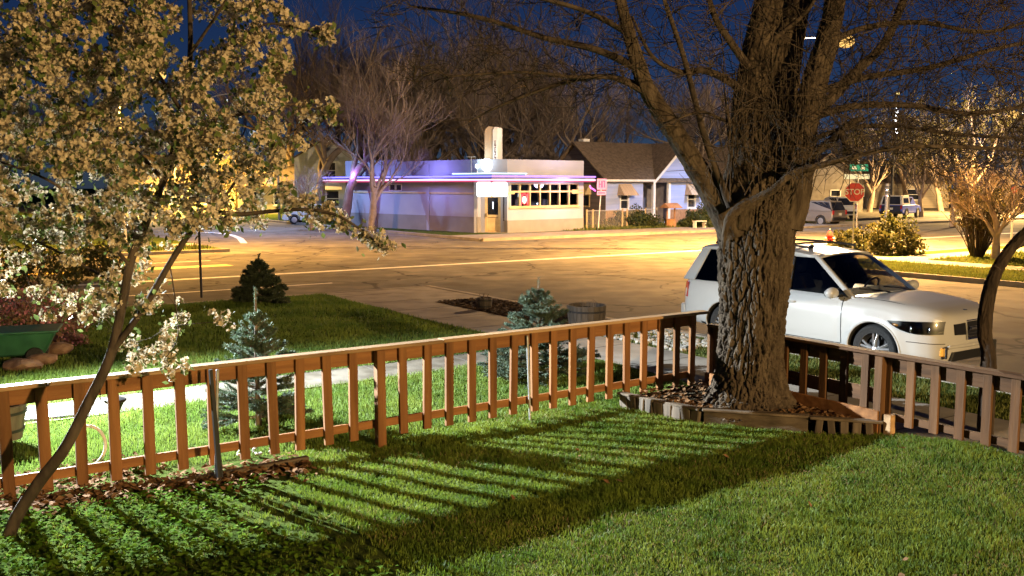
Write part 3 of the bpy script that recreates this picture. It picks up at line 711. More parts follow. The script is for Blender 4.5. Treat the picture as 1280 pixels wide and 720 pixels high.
# vertical suckers on the trunk face
for k in range(60):
    x = gw.r.uniform(905, 1015); y = gw.r.uniform(170, 255); L = gw.r.uniform(50, 170); dx = gw.r.gauss(0, 16)
    Qs, _ = gw.limb(PX([(x, y), (x + dx * .3 + gw.r.gauss(0, 5), y - L * .4), (x + dx, y - L)], 10.35, 10.2), gw.r.uniform(.006, .014), .004, 4)
r = gw.r; tg = []
for k in range(820):
    px = r.uniform(470, 1310); py = r.uniform(-90, 235)
    if px < 760 and py > 95 + (px - 470) * .22: continue
    if 740 < px < 880 and py > 150: continue
    if px > 1030 and py > 230 - (px - 1030) * .05: continue
    if 1020 < px < 1100 and py > 190: continue
    tg.append(np.array(at(px, py, r.gauss(10.6, .8))))
tg += [np.array(at(r.uniform(1030, 1320), r.uniform(-90, 215), r.gauss(10.7, .9))) for _ in range(300)]
cen = np.array(at(950, 150, 10.8)); tg.sort(key=lambda p: np.linalg.norm(p - cen))
for T in tg:
    Q_ = gw.reach(T, .02, .0035, .35, 3.2, .06)
    if Q_ is not None and len(Q_) > 3: gw.twigs(Q_, 6, .45, .0046)
for Qb, rb in list(gw.br[:20]):
    gw.twigs(Qb, 14, .6, .005)
V, Q = tubes_np([(b_[0] - t0, b_[1]) for b_ in gw.br]); link('crown', mesh_np('crown', V, Q, smooth=True), BARK2, tree)

# ---- blossom tree at the left, in front of the fence
B0 = gp(4, 700, .2); bt = empty('blossom_tree', B0, 0, 'slender leaning tree with cream blossom in front of the left fence', 'tree'); b0 = np.array(B0)
gb = Grower(21)
gb.limb(PX([(2, 702), (18, 652), (48, 604), (80, 562), (108, 508), (138, 445), (152, 385), (164, 325), (184, 275), (212, 205), (232, 125), (238, 60), (236, -20)], 6.8, 7.4), .052, .016)
gb.limb(PX([(140, 440), (180, 385), (212, 330), (240, 288), (262, 266), (300, 268), (340, 264), (380, 262), (418, 268), (455, 290), (480, 314)], 7.05, 7.2), .028, .005)
gb.limb(PX([(262, 266), (285, 240), (310, 205), (345, 180), (385, 150)], 7.1, 7.5), .014, .006)
gb.limb(PX([(236, 130), (290, 60), (335, 30), (400, 42)], 7.3, 7.2), .016, .005)
gb.limb(PX([(220, 185), (270, 150), (330, 140), (370, 130), (410, 140)], 7.2, 7.7), .015, .005)
gb.limb(PX([(205, 225), (150, 170), (90, 120), (20, 90), (-50, 70)], 7.2, 7.8), .018, .006)
gb.limb(PX([(160, 330), (110, 270), (60, 225), (-40, 190)], 7.1, 6.7), .016, .006)
gb.limb(PX([(155, 360), (100, 330), (40, 300), (-40, 280)], 7.1, 7.6), .014, .005)
gb.limb(PX([(228, 140), (180, 70), (120, 20), (60, -40)], 7.3, 7.9), .018, .006)
gb.limb(PX([(236, 70), (270, 20), (300, -30)], 7.3, 7.0), .014, .006)
gb.limb(PX([(140, 445), (128, 455), (125, 470), (126, 500)], 7.05, 7.0), .008, .004)
gb.limb(PX([(212, 330), (218, 370), (222, 420), (205, 450)], 7.1, 7.0), .007, .003)
r = gb.r; tg = []
def dens(px, py):
    if py < 300 and px < 205: return 1.0
    if py < 285 and px < 330: return .95 if not (205 < px < 275 and (py < 62)) else .15
    if py < 215 and px < 352: return .75
    if px < 200 and py < 400: return .24
    if 170 < px < 245 and 270 < py < 470: return .24
    if 140 < px < 215 and 420 < py < 470: return .28
    return 0
while len(tg) < 760:
    px, py = r.uniform(-60, 400), r.uniform(-70, 480)
    if r.random() < dens(px, py): tg.append((np.array(at(px, py, r.gauss(7.25, .55))), px, py))
for px, py in ((350, 20), (365, 30), (378, 38), (395, 40), (405, 45), (345, 60), (335, 5), (380, 138), (398, 140), (412, 138), (345, 90), (335, 100), (350, 120), (345, 155), (350, 165), (385, 262), (405, 275), (430, 282), (455, 292), (470, 302), (480, 312), (365, 250), (385, 250), (410, 262), (270, 402), (315, 30), (355, 75), (348, 205), (355, 240), (375, 180), (165, 452), (185, 448), (200, 440), (210, 445)):
    for _ in range(3 if py < 400 else 1): tg.append((np.array(at(px + r.gauss(0, 5), py + r.gauss(0, 5), r.gauss(7.25, .1))), px, py))
cen = np.array(at(200, 260, 7.2)); tg.sort(key=lambda q: np.linalg.norm(q[0] - cen))
spots = []
for T, px, py in tg:
    Q_ = gb.reach(T, .008, .0022, .3, 1.6, .04)
    if Q_ is None: spots.append((T, 1)); continue
    for _ in range(5 if px < 300 else 3): spots.append((Q_[r.randrange(len(Q_) // 2, len(Q_))] + np.array([r.gauss(0, .03) for _ in range(3)]), r.random()))
    spots.append((T, 1))
V, Q = tubes_np([(b_[0] - b0, b_[1]) for b_ in gb.br]); link('trunk', mesh_np('trunk', V, Q, smooth=True), BARK2, bt)
# blossom: each flower five cupped petals; clusters of flowers round a spot
R_ = np.random.default_rng(5)
def flowers(spots, per, rad, fr):
    C = []; 
    for p, _ in spots:
        k = R_.integers(per[0], per[1]); d = R_.normal(0, 1, (k, 3)); d /= np.linalg.norm(d, axis=1)[:, None] + 1e-9
        C.append(np.concatenate([p + d * rad * R_.uniform(.5, 1.0, (k, 1)), d], 1))
    C = np.concatenate(C); N = len(C); c, nrm = C[:, :3], C[:, 3:] + R_.normal(0, .35, (N, 3)); nrm /= np.linalg.norm(nrm, axis=1)[:, None]
    a = np.cross(nrm, R_.normal(0, 1, (N, 3))); a /= np.linalg.norm(a, axis=1)[:, None]; b_ = np.cross(nrm, a)
    V = []; s = fr * R_.uniform(.7, 1.2, (N, 1))
    for k in range(5):
        th = 2 * math.pi * k / 5; u = a * math.cos(th) + b_ * math.sin(th); v = -a * math.sin(th) + b_ * math.cos(th)
        V.append(np.stack([c, c + u * s * .62 - v * s * .42 + nrm * s * .25, c + u * s * 1.05 + nrm * s * .5, c + u * s * .62 + v * s * .42 + nrm * s * .25], 1))
    V = np.concatenate(V); i = np.arange(len(V))[:, None] * 4
    return V.reshape(-1, 3), np.concatenate([i, i + 1, i + 2, i + 3], 1)
V, Q = flowers(spots, (5, 12), .040, .019)
PETAL = leafm('petal', (.38, .31, .20), (.60, .51, .36), 4, .7, .3)
link('blossom', mesh_np('blossom', V - b0, Q), PETAL, bt)
lp = np.concatenate([np.array([p for p, _ in spots]) + R_.normal(0, .045, (len(spots), 3)) for _ in range(2)])
LEAF = leafm('young_leaf', (.05, .085, .02), (.14, .17, .05), 5)
o = link('foliage', leaves_flat('foliage', lp - b0, .026, LEAF, 6, 2.0), LEAF, bt)

# ---- bent small tree beyond the right fence
s0 = at(1236, 455, 10.1); s0.z = .1
st = empty('bent_tree', s0, 0, 'slim bent dark tree trunk at right in front of SUV nose', 'tree'); n0 = np.array(s0)
gs = Grower(31)
gs.limb([n0 - np.array([0, 0, .1])] + PX([(1236, 452), (1231, 420), (1233, 385), (1241, 350), (1258, 318), (1282, 290), (1320, 262)], 10.1, 10.3), .09, .05)
gs.limb(PX([(1245, 338), (1262, 312), (1290, 300), (1330, 300)], 10.2, 10.6), .06, .03)
for T in [np.array(at(gs.r.uniform(1265, 1360), gs.r.uniform(150, 290), gs.r.gauss(10.4, .4))) for _ in range(60)]:
    Q_ = gs.reach(T, .015, .003, .3, 3)
V, Q = bark_tube(gs.br[0][0] - n0, gs.br[0][1], 60, 160, .008, 22, 8)
link('trunk', mesh_np('trunk', V, Q, smooth=True), pm('bark_dark', (.018, .013, .01), (.055, .04, .028), 14, .95, .9, 40, (1, 1, .22), contrast=(.3, .7), detail=8, spec=.1), st)
V, Q = tubes_np([(b_[0] - n0, b_[1]) for b_ in gs.br[1:]]); link('crown', mesh_np('crown', V, Q, smooth=True), BARK2, st)

# ---- generic bare trees for the distance
def bare(seed, H, spread=.75, levels=5, r0=None, first=.28, droop=0, kids=(3, 4)):
    r = random.Random(seed); big, small = [], []
    def br(p, d, L, rad, lv):
        n = 5; pts = [np.array(p)]; q = np.array(p); dd = np.array(d)
        for i in range(n):
            dd = dd + np.array([r.gauss(0, .13), r.gauss(0, .13), r.gauss(.05, .07) - droop * (lv > 2)]); dd /= np.linalg.norm(dd); q = q + dd * L / n; pts.append(q)
        rr = np.linspace(rad, rad * .55, n + 1)
        (big if lv < 2 else small).append((np.array(pts), rr))
        if lv >= levels: return
        k = r.randint(*kids) + (1 if lv == 0 else 0)
        for j in range(k):
            f = 1 if j == 0 else r.uniform(.35 if lv else .6, 1); x = f * n; i0 = min(int(x), n - 1); pp = pts[i0] * (1 - (x - i0)) + pts[i0 + 1] * (x - i0)
            a = r.uniform(0, 6.283); e = np.array([math.cos(a), math.sin(a), 0]); ang = (r.uniform(.15, .4) if j == 0 else r.uniform(.45, .95)) * spread
            nd = dd * math.cos(ang) + (e - dd * np.dot(e, dd)) * math.sin(ang); nd /= np.linalg.norm(nd)
            br(pp, nd, L * r.uniform(.6, .82) * (1.25 if lv == 0 else 1), max(.008, rad * (.62 if j == 0 else .45)), lv + 1)
    br((0, 0, -.1), (0, 0, 1), H * first, r0 or H * .028, 0)
    return big, small
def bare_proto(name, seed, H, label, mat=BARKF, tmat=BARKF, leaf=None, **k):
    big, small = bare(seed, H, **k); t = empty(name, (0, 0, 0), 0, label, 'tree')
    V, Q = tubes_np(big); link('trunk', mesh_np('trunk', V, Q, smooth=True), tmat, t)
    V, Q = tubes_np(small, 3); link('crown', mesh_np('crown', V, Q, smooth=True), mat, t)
    if leaf:
        R2 = np.random.default_rng(seed); ends = [b_[0] for b_ in small if b_[1].max() < .03]
        E = np.concatenate([e[R_.integers(1, len(e), leaf[2])] for e in ends]) + R2.normal(0, leaf[3], (len(ends) * leaf[2], 3))
        link('foliage', leaves_flat('foliage', E, leaf[1], leaf[0], seed, 2.0), leaf[0], t)
    return t
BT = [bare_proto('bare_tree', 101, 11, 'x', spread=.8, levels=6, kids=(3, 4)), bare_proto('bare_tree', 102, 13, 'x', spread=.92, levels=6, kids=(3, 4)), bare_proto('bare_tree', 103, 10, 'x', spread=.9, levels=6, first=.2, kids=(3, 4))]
BUD = leafm('budding_leaf', (.09, .08, .02), (.19, .16, .04), .6)
BUDT = bare_proto('budding_tree', 104, 10, 'x', leaf=(BUD, .085, 3, .16), levels=6, kids=(2, 3))
protos = {'b0': BT[0], 'b1': BT[1], 'b2': BT[2], 'bud': BUDT}
used = set()
DENSE = 1
def plant(kind, p, s, rz, label, group=None, sxy=1):
    o = protos[kind]
    if kind in used: o = copy_tree(o)
    used.add(kind); o.location = p; o.rotation_euler = (0, 0, rz); o.scale = (s * sxy, s * sxy, s); o['label'] = label
    if group: o['group'] = group
    return o
def gz(px, depth, z=.1):
    p = at(px, 300, depth); return Vector((p.x, depth, z))
GRP = 'tall bare trees behind the diner and houses'
plant('b1', gz(430, 59), .98, .4, 'forked bare tree by the far end of the diner side wall, lit purple', 'bare street trees before the diner')
plant('b0', gz(465, 56), .86, 1.3, 'leaning bare tree rising in front of the diner side window', 'bare street trees before the diner')
plant('b2', gz(391, 58), .62, 2.6, 'smaller bare tree with cut limb left of the white house', 'bare street trees before the diner')
BGT = 'bare trees in a dark mass behind the diner and houses'
LBT = 'tall dark bare tree in the mass of trees behind the diner and houses'
for kind, px, d, s, rz in (('b1', 350, 100, 1.55, 0), ('b0', 415, 95, 1.7, 1), ('b1', 480, 92, 1.5, 2.2), ('b2', 520, 88, 1.6, 3), ('b0', 560, 90, 1.45, 4), ('b1', 600, 86, 1.2, 5), ('b2', 640, 82, 1.45, .5), ('b0', 675, 88, 1.3, 1.5), ('b1', 700, 95, 1.2, 2.5),
                         ('b0', 755, 105, 1.05, 3.5), ('b2', 800, 100, 1.1, 4.5), ('b1', 850, 110, 1.15, 5.5), ('b0', 900, 100, 1.3, .8), ('b2', 940, 96, 1.2, 1.8), ('b1', 990, 105, 1.1, 2.8), ('b0', 1040, 110, 1.1, .3), ('b1', 300, 110, 1.35, 4.2), ('b0', 240, 115, 1.3, .9), ('b2', 170, 105, 1.3, 5.2), ('b1', 90, 110, 1.4, 1.9), ('b0', 10, 100, 1.35, 3.3), ('b2', 540, 76, 1.2, 2.1), ('b0', 620, 76, 1.15, 3.9), ('b1', 500, 80, 1.1, .2), ('b2', 665, 75, .95, 5.6), ('b0', 580, 100, 1.5, 2.6), ('b1', 450, 105, 1.6, 5.9), ('b1', 400, 80, 1.35, 1.2), ('b1', 525, 84, 1.5, 4.8), ('b1', 590, 92, 1.75, .7), ('b1', 655, 90, 1.6, 3.1), ('b1', 710, 84, 1.25, 4.4), ('b0', 545, 82, 1.6, 5.1), ('b0', 625, 88, 1.75, 1.1), ('b1', 775, 96, 1.15, 2.0), ('b1', 830, 98, 1.2, .1), ('b1', 880, 92, 1.25, 3.6), ('b1', 470, 100, 1.75, 2.9), ('b1', 375, 92, 1.5, 4.1)):
    plant(kind, gz(px, d), s, rz, LBT, BGT)
# trees on the right with budding leaves, lit by the far lamp
LBU = 'budding tree with sparse yellowish leaves beyond the street at right'
for px, d, s, rz in ((1085, 92, 1.0, 1), (1130, 100, 1.2, 2), (1175, 95, 1.1, 3), (1215, 92, 1.25, 4), (1255, 100, 1.2, 5), (1300, 95, 1.2, .5), (1050, 105, .9, 2.2), (1190, 62, .75, 1.7), (1150, 78, .8, 4.4)):
    plant('bud', gz(px, d), s, rz, LBU, 'budding trees beyond the street at right')
plant('bud', gz(285, 88), .72, 2.9, 'budding tree glowing yellow under the left street lamp beside the tan house', None)
plant('bud', gz(235, 92), .8, 3.7, 'budding tree glowing yellow behind the blossom tree trunk, farther left', None)

plant('b2', gz(1246, 33.5), .62, 4.0, 'dark leaning bare tree standing in the willowy shrub at right')
# cut back tree with two sawn limbs behind the diner roof
t = empty('pollarded_tree', gz(722, 66), 0, 'cut back tree with two thick sawn limbs above the diner roof end', 'tree')
b = MB(); b.tube([(0, 0, 0), (0, 0, 2), (.05, 0, 3.4)], [.35, .3, .3], 12); b.build('trunk', BARK, t, smooth=True)
b = MB(); b.tube([(0, 0, 3.1), (.5, 0, 4.3), (1.2, 0, 5.3), (1.75, 0, 6.15)], [.26, .23, .21, .17], 12); b.build('limb', BARK, t, smooth=True)
b = MB(); b.tube([(0, 0, 3.1), (-.6, .1, 4.0), (-.95, 0, 4.7), (-.6, -.1, 5.9)][:3], [.22, .18, .14], 10); b.build('limb', BARK, t, smooth=True)

# ---- conifers
def spruce(name, loc, H, Rm, mat, label, seed, whorls=11, nlen=.03, nw=.0065, leader=.22):
    r = random.Random(seed); t = empty(name, loc, 0, label, 'tree'); br = [(np.array([[0, 0, -.03], [0, 0, H * .5], [.01, 0, H * .9], [.01, 0, H]]), np.array([.032, .02, .01, .005]) * H / 1.3)]
    shoots = [(np.array([0, 0, H * (1 - leader)]), np.array([.01, 0, H]))]
    for w_ in range(whorls):
        f = w_ / (whorls - 1); z = H * (.07 + (1 - leader - .05) * f); L = Rm * (1 - f) ** .85 + .10 * Rm
        for k in range(r.randint(8, 10)):
            a = r.uniform(0, 6.283); el = .05 + .75 * f + r.uniform(-.12, .12); d = np.array([math.cos(a) * math.cos(el), math.sin(a) * math.cos(el), math.sin(el)])
            p0 = np.array([0, 0, z + r.uniform(-.03, .03) * H]); l = L * r.uniform(.8, 1.12); p1 = p0 + d * l + np.array([0, 0, -.06 * l * (1 - f)])
            br.append((np.array([p0, (p0 + p1) / 2, p1]), np.array([.008, .006, .003]))); shoots.append((p0 + (p1 - p0) * .15, p1))
            for q in range(int(4 + l / .075)):
                u = r.uniform(.25, .95); s_ = r.choice((-1, 1)); side = np.cross(d, [0, 0, 1]) * s_; dd = d * .75 + side * .7 + np.array([0, 0, r.uniform(-.05, .25)]); dd /= np.linalg.norm(dd)
                pp = p0 + (p1 - p0) * u; sl = (l * (1 - u) * .7 + .05) * r.uniform(.7, 1.1); shoots.append((pp, pp + dd * sl)); br.append((np.array([pp, pp + dd * sl]), np.array([.004, .002])))
    V, Q = tubes_np(br, 5); link('trunk', mesh_np('trunk', V, Q, smooth=True), BARK3, t)
    R3 = np.random.default_rng(seed); Vs = []
    for a, c in shoots:
        L = np.linalg.norm(c - a); n = int(L / .0024) + 12; d = (c - a) / L; u = R3.uniform(0, 1, n)[:, None]; p = a + (c - a) * u
        q = R3.normal(0, 1, (n, 3)); q -= (q @ d)[:, None] * d; q /= np.linalg.norm(q, axis=1)[:, None]; nd = q * .85 + d * .6; s = np.cross(nd, R3.normal(0, 1, (n, 3))); s /= np.linalg.norm(s, axis=1)[:, None]
        l = nlen * R3.uniform(.7, 1.15, (n, 1)); Vs.append(np.stack([p - s * nw / 2, p + s * nw / 2, p + nd * l + s * nw * .25, p + nd * l - s * nw * .25], 1))
    V = np.concatenate(Vs); i = np.arange(len(V))[:, None] * 4
    link('needles', mesh_np('needles', V.reshape(-1, 3), np.concatenate([i, i + 1, i + 2, i + 3], 1)), mat, t)
BLUE = leafm('blue_needles', (.042, .07, .045), (.10, .15, .095), 5, .6, .15)
GREEN = leafm('green_needles', (.045, .075, .05), (.10, .14, .095), 5, .6, .15)
DARK = leafm('dark_needles', (.03, .045, .025), (.07, .09, .045), 5, .6, .15)
p = gp(325, 548, .15); spruce('blue_spruce', (at(322, 500, 10.4).x, 10.4, .14), 1.56, .62, BLUE, 'pale blue spruce just behind the left fence', 41, 11, leader=.25)
p = gp(672, 470, .13); spruce('blue_spruce', (p.x, 13.2, .12), 1.42, .84, GREEN, 'green blue spruce behind the fence near its middle', 42, 11)
p = gp(325, 380, .13); spruce('small_spruce', (p.x, p.y, .12), 1.15, .66, DARK, 'small dark spruce at the far edge of the lawn near the road', 43, 9, .05, .012)

# ---- shrubs
def shrub(name, loc, r3, mat, label, seed, n=1500, size=.05, cat='shrub', group=None, stems=12, hollow=.55, smat=BARK3):
    R4 = np.random.default_rng(seed); d = R4.normal(0, 1, (n, 3)); d /= np.linalg.norm(d, axis=1)[:, None]; d[:, 2] = np.abs(d[:, 2]) * .98 - .12
    lump = 1 + .28 * np.sin(d[:, 0] * 5 + seed) * np.sin(d[:, 1] * 6 + 1) + .15 * np.sin(d[:, 2] * 9 + d[:, 0] * 7)
    P = d * np.array(r3) * (R4.uniform(hollow ** 3, 1.05, n) ** (1 / 3) * lump)[:, None]; P[:, 2] = np.maximum(P[:, 2] + r3[2] * .1, .03)
    t = empty(name, loc, 0, label, cat, group)
    link('foliage', leaves_flat('foliage', P, size, mat, seed, 1.6), mat, t)
    br = []
    for k in range(stems):
        e = P[R4.integers(0, n)] * .9; br.append((np.array([[e[0] * .1, e[1] * .1, -.02], [e[0] * .5, e[1] * .5, e[2] * .6], e]), np.array([.02, .014, .006])))
    V, Q = tubes_np(br, 5); link('stem', mesh_np('stem', V, Q, smooth=True), smat, t); return t
HEDGE = leafm('hedge_leaf', (.03, .05, .018), (.07, .085, .03), 2)
BUSH = leafm('bush_leaf', (.022, .034, .01), (.075, .07, .02), 1.6)
BUD2 = leafm('willow_leaf', (.03, .03, .01), (.075, .065, .02), 1.2)
p = gz(791, 60.5); shrub('round_shrub', p, (1.6, 1.2, 1.15), HEDGE, 'dark rounded evergreen shrub in front of the blue house at left', 51, 4500, .07)
p = gz(877, 60.5); shrub('round_shrub', p, (1.3, 1.1, 1.2), HEDGE, 'dark rounded evergreen shrub under the right awning of the blue house', 52, 4500, .07)
p = gz(1112, 37); shrub('bush', p, (1.15, 1.1, 1.4), BUSH, 'big dense bush with lit top right of the stop sign', 53, 5200, .06)
p = gz(1066, 38); shrub('bush', p, (.95, .8, .9), BUSH, 'lower leafy bush around the foot of the stop sign post', 54, 3600, .06)
# willowy shrub
def willow(loc, H, W_, n, mat, label, seed):
    r = random.Random(seed); t = empty('willowy_shrub', loc, 0, label, 'shrub'); br = []; E = []
    for k in range(n):
        a = r.uniform(0, 6.283); rad = W_ * r.random() ** .5; top = np.array([math.cos(a) * rad, math.sin(a) * rad, H * r.uniform(.5, 1.05)])
        mid = top * np.array([.45, .45, .5]) + np.array([r.gauss(0, .1), r.gauss(0, .1), 0]); Q_ = smooth_path([top * np.array([.12, .12, -.02]), mid, top], 4); br.append((Q_, np.linspace(.022, .006, len(Q_))))
        for j in range(5):
            i = r.randrange(3, len(Q_)); e = Q_[i] + np.array([r.gauss(0, .25), r.gauss(0, .25), r.uniform(.1, .5)]); br.append((np.array([Q_[i], e]), np.array([.008, .004]))); E += [Q_[i] * (1 - u) + e * u for u in (.3, .5, .7, .85, 1)]
    V, Q = tubes_np(br, 4); link('stem', mesh_np('stem', V, Q, smooth=True), BARK2, t); link('foliage', leaves_flat('foliage', np.array(E), .045, mat, seed, 2), mat, t)
willow(gz(1222, 35), 3.3, 1.5, 120, BUD2, 'willowy upright shrub with sparse yellow leaves at right', 61)
# pink flowering shrub and dark shrubs at the far left
PINK = leafm('pink_petal', (.45, .14, .18), (.65, .30, .33), 6)
PINKL = leafm('russet_leaf', (.16, .08, .05), (.28, .17, .10), 6)
p = gp(15, 440, .14); t = shrub('flowering_shrub', p + Vector((0, .6, 0)), (.9, .6, 1.0), PINKL, 'pink flowering shrub behind the green cart at far left', 71, 1500, .035)
R5 = np.random.default_rng(8); d = R5.normal(0, 1, (500, 3)); d /= np.linalg.norm(d, axis=1)[:, None]; d[:, 2] = np.abs(d[:, 2])
link('blossom', leaves_flat('blossom', d * np.array([.85, .6, .95]) * R5.uniform(.7, 1.05, (500, 1)), .035, PINK, 9, 2), PINK, t)
for i, (px, py, s, lab) in enumerate(((120, 345, 1.0, 'leafy dark shrub at the road edge behind the blossom tree trunk'), (45, 360, 1.3, 'leafy dark shrub behind the pink flowering shrub'), (85, 405, .55, 'small shrub with rosy flowers on the stone edged bed'))):
    p = gp(px, py, .13); shrub('shrub', p, (s * .9, s * .7, s), BUSH if i < 2 else PINKL, lab, 80 + i, 2200, .05)
# ------------------------------------------------------------------ buildings
def V2(p): return Vector((p[0], p[1], 0))
class Wall:
    """local frame on a vertical wall: u along, w up, n outward; all in the thing's own coordinates"""
    def __init__(s, A, B, z=0):
        s.A = Vector((A[0], A[1], z)); s.U = (V2(B) - V2(A)); s.L = s.U.length; s.U.normalize(); s.W = Vector((0, 0, 1)); s.N = s.U.cross(s.W)
    def P(s, u, w, n=0): return s.A + s.U * u + s.W * w + s.N * n
    def box(s, b, u0, u1, w0, w1, n0, n1):
        return b.hexa([s.P(u0, w0, n0), s.P(u1, w0, n0), s.P(u1, w0, n1), s.P(u0, w0, n1)], [s.P(u0, w1, n0), s.P(u1, w1, n0), s.P(u1, w1, n1), s.P(u0, w1, n1)])
    def pw(s, b, holes, u0, u1, w0, w1, n0, n1):
        """wall panel with rectangular holes (u0,u1,w0,w1), built from butted blocks"""
        us = sorted({u0, u1, *[h[0] for h in holes], *[h[1] for h in holes]}); ws = sorted({w0, w1, *[h[2] for h in holes], *[h[3] for h in holes]})
        for i in range(len(us) - 1):
            run = None
            for j in range(len(ws) - 1):
                cu, cw = (us[i] + us[i + 1]) / 2, (ws[j] + ws[j + 1]) / 2
                hole = any(h[0] < cu < h[1] and h[2] < cw < h[3] for h in holes)
                if hole:
                    if run is not None: s.box(b, us[i], us[i + 1], run, ws[j], n0, n1); run = None
                elif run is None: run = ws[j]
            if run is not None: s.box(b, us[i], us[i + 1], run, ws[-1], n0, n1)
STUC = pm('stucco', (.27, .285, .36), (.37, .375, .44), .6, .9, .2, 40, contrast=(.25, .75), detail=9)
STUC_D = pm('stucco_base', (.17, .16, .155), (.27, .255, .24), .7, .95, .25, 30, contrast=(.25, .75), detail=9)
TRIM = pm('trim_tan', (.42, .31, .16), (.52, .40, .22), 3, .7)
TRIMW = pm('trim_white', (.62, .62, .62), (.72, .72, .72), 3, .6)
GLD = pm('dark_pane', (.012, .014, .02), (.03, .034, .05), 1.5, .08, spec=.6)
A_, B_, C_, D_ = (-10.9, 62), (-1.94, 53.0), (-.27, 52.7), (4.27, 56.4)
t = empty('diner', (0, 57, 0), 0, 'low flat roofed corner diner with purple neon band and corner door', 'diner')
O = Vector((0, 57, 0))
def L2(p): return (p[0] - O.x, p[1] - O.y)
a, b_, c, d = L2(A_), L2(B_), L2(C_), L2(D_)
back = Vector((-.57, .82, 0))
wl, wf = Wall(a, b_), Wall(c, d)
H0, H1 = -.45, 4.22
# side wall
b = MB(); holes = [(4.6, 5.9, 2.42, 2.86)]
wl.pw(b, holes, 0, wl.L, 1.0, H1, -.25, 0); wl.box(b, 0, 5.5, H1, H1 + .12, -.25, 0)
b.build('side_wall', STUC, t)
b = MB(); wl.box(b, 0, wl.L, H0, 1.0, -.25, .03); wf.box(b, 0, wf.L, H0, .82, -.25, .03); b.build('base_band', STUC_D, t)
b = MB(); wl.box(b, 0, wl.L, 2.28, 2.38, 0, .05); wf.box(b, 0, .5, 2.28, 2.38, 0, .05); wf.box(b, wf.L - .95, wf.L, 2.28, 2.38, 0, .05); wf.box(b, wf.L - .95, wf.L, 2.46, 2.52, 0, .05); b.build('wall_trim', TRIM, t)
b = MB(); wl.box(b, 8.3, 8.55, H0, 4.0, 0.03, .07); b.build('pilaster', STUC, t)
for k in range(2):
    b = MB(); wl.pw(b, [(4.66 + k * .64, 5.2 + k * .64, 2.48, 2.8)], 4.6 + k * .65, 5.25 + k * .65, 2.42, 2.86, -.12, .02); f = b.build('window', TRIMW, t)
    b = MB(); wl.box(b, 4.66 + k * .64, 5.2 + k * .64, 2.48, 2.8, -.1, -.06); b.build('pane', GLD, f)
# front wall with the window strip
sx = wf.L / 94.0                                        # px 634..728
u0, u1, z0, z1, zm = .16, wf.L - .42, 1.55, 2.88, 2.42
b = MB(); wf.pw(b, [(u0, u1, z0, z1)], 0, wf.L, .82, H1, -.25, 0); b.build('front_wall', STUC, t)
b = MB(); nb = 7; bw = (u1 - u0) / nb
hs = [(u0 + bw * k + .04, u0 + bw * (k + 1) - .04, z0 + .07, zm - .05) for k in range(nb)] + [(u0 + bw * k + .05, u0 + bw * (k + 1) - .05, zm + .05, z1 - .06) for k in range(nb)]
wf.pw(b, hs, u0, u1, z0, z1, -.12, .03); wf.box(b, u0 - .06, u1 + .06, z0 - .08, z0, -.1, .09); fr = b.build('window_frame', TRIM, t)
PANEI = glassm('pane_clear', (.75, .78, .82))
for h in hs:
    b = MB(); wf.box(b, *h, -.08, -.06); b.build('pane', PANEI, fr)
# interior behind the glass
DIN = pm('diner_inside', (.03, .035, .06), (.07, .07, .10), 1.2, .8)
b = MB(); wf.box(b, .1, wf.L - .3, .9, 3.0, -3.2, -3.1); wf.box(b, .1, .16, .9, 3.0, -3.1, -.26); wf.box(b, wf.L - .36, wf.L - .3, .9, 3.0, -3.1, -.26); wf.box(b, .1, wf.L - .3, .78, .88, -3.1, -.26); b.build('inner_wall', DIN, t)
b = MB()
for k in range(5): wf.box(b, .5 + k * 1.05, 1.0 + k * 1.05, .9, 1.75 + .2 * (k % 2), -1.6 - .2 * (k % 3), -1.2)
b.build('booth_seat', pm('booth', (.08, .10, .20), (.14, .15, .28), 2, .6), t)
# red neon in the second pane, faint lamp in the fourth
RED = emit('neon_red', (1, .03, .03), 14); REDB = emit('neon_red_bright', (1, .16, .10), 30)
x0 = u0 + bw * 1.5
b = MB()
for q in ((x0 - .27, x0 - .23, z0 + .12, zm - .1), (x0 + .23, x0 + .27, z0 + .12, zm - .1)): wf.box(b, *q, -.055, -.03)
ring = [wf.P(x0 + .2 * math.cos(an), 2.02 + .28 * math.sin(an), -.04) for an in np.linspace(0, 6.283, 20)]; b.tube(ring, .02, 6); b.build('neon_sign', RED, t)
b = MB(); b.ell(wf.P(x0, 1.96, -.04), (.14, .05, .2), 10, 6, Matrix.Rotation(math.atan2(wf.U.y, wf.U.x), 3, 'Z')); b.build('neon_lamp', REDB, t)
b = MB(); b.ell(wf.P(u0 + bw * 3.2, 1.72, -.4), (.05, .05, .05), 8, 5); b.build('counter_lamp', emit('white_small', (.85, .9, 1), 8), t)
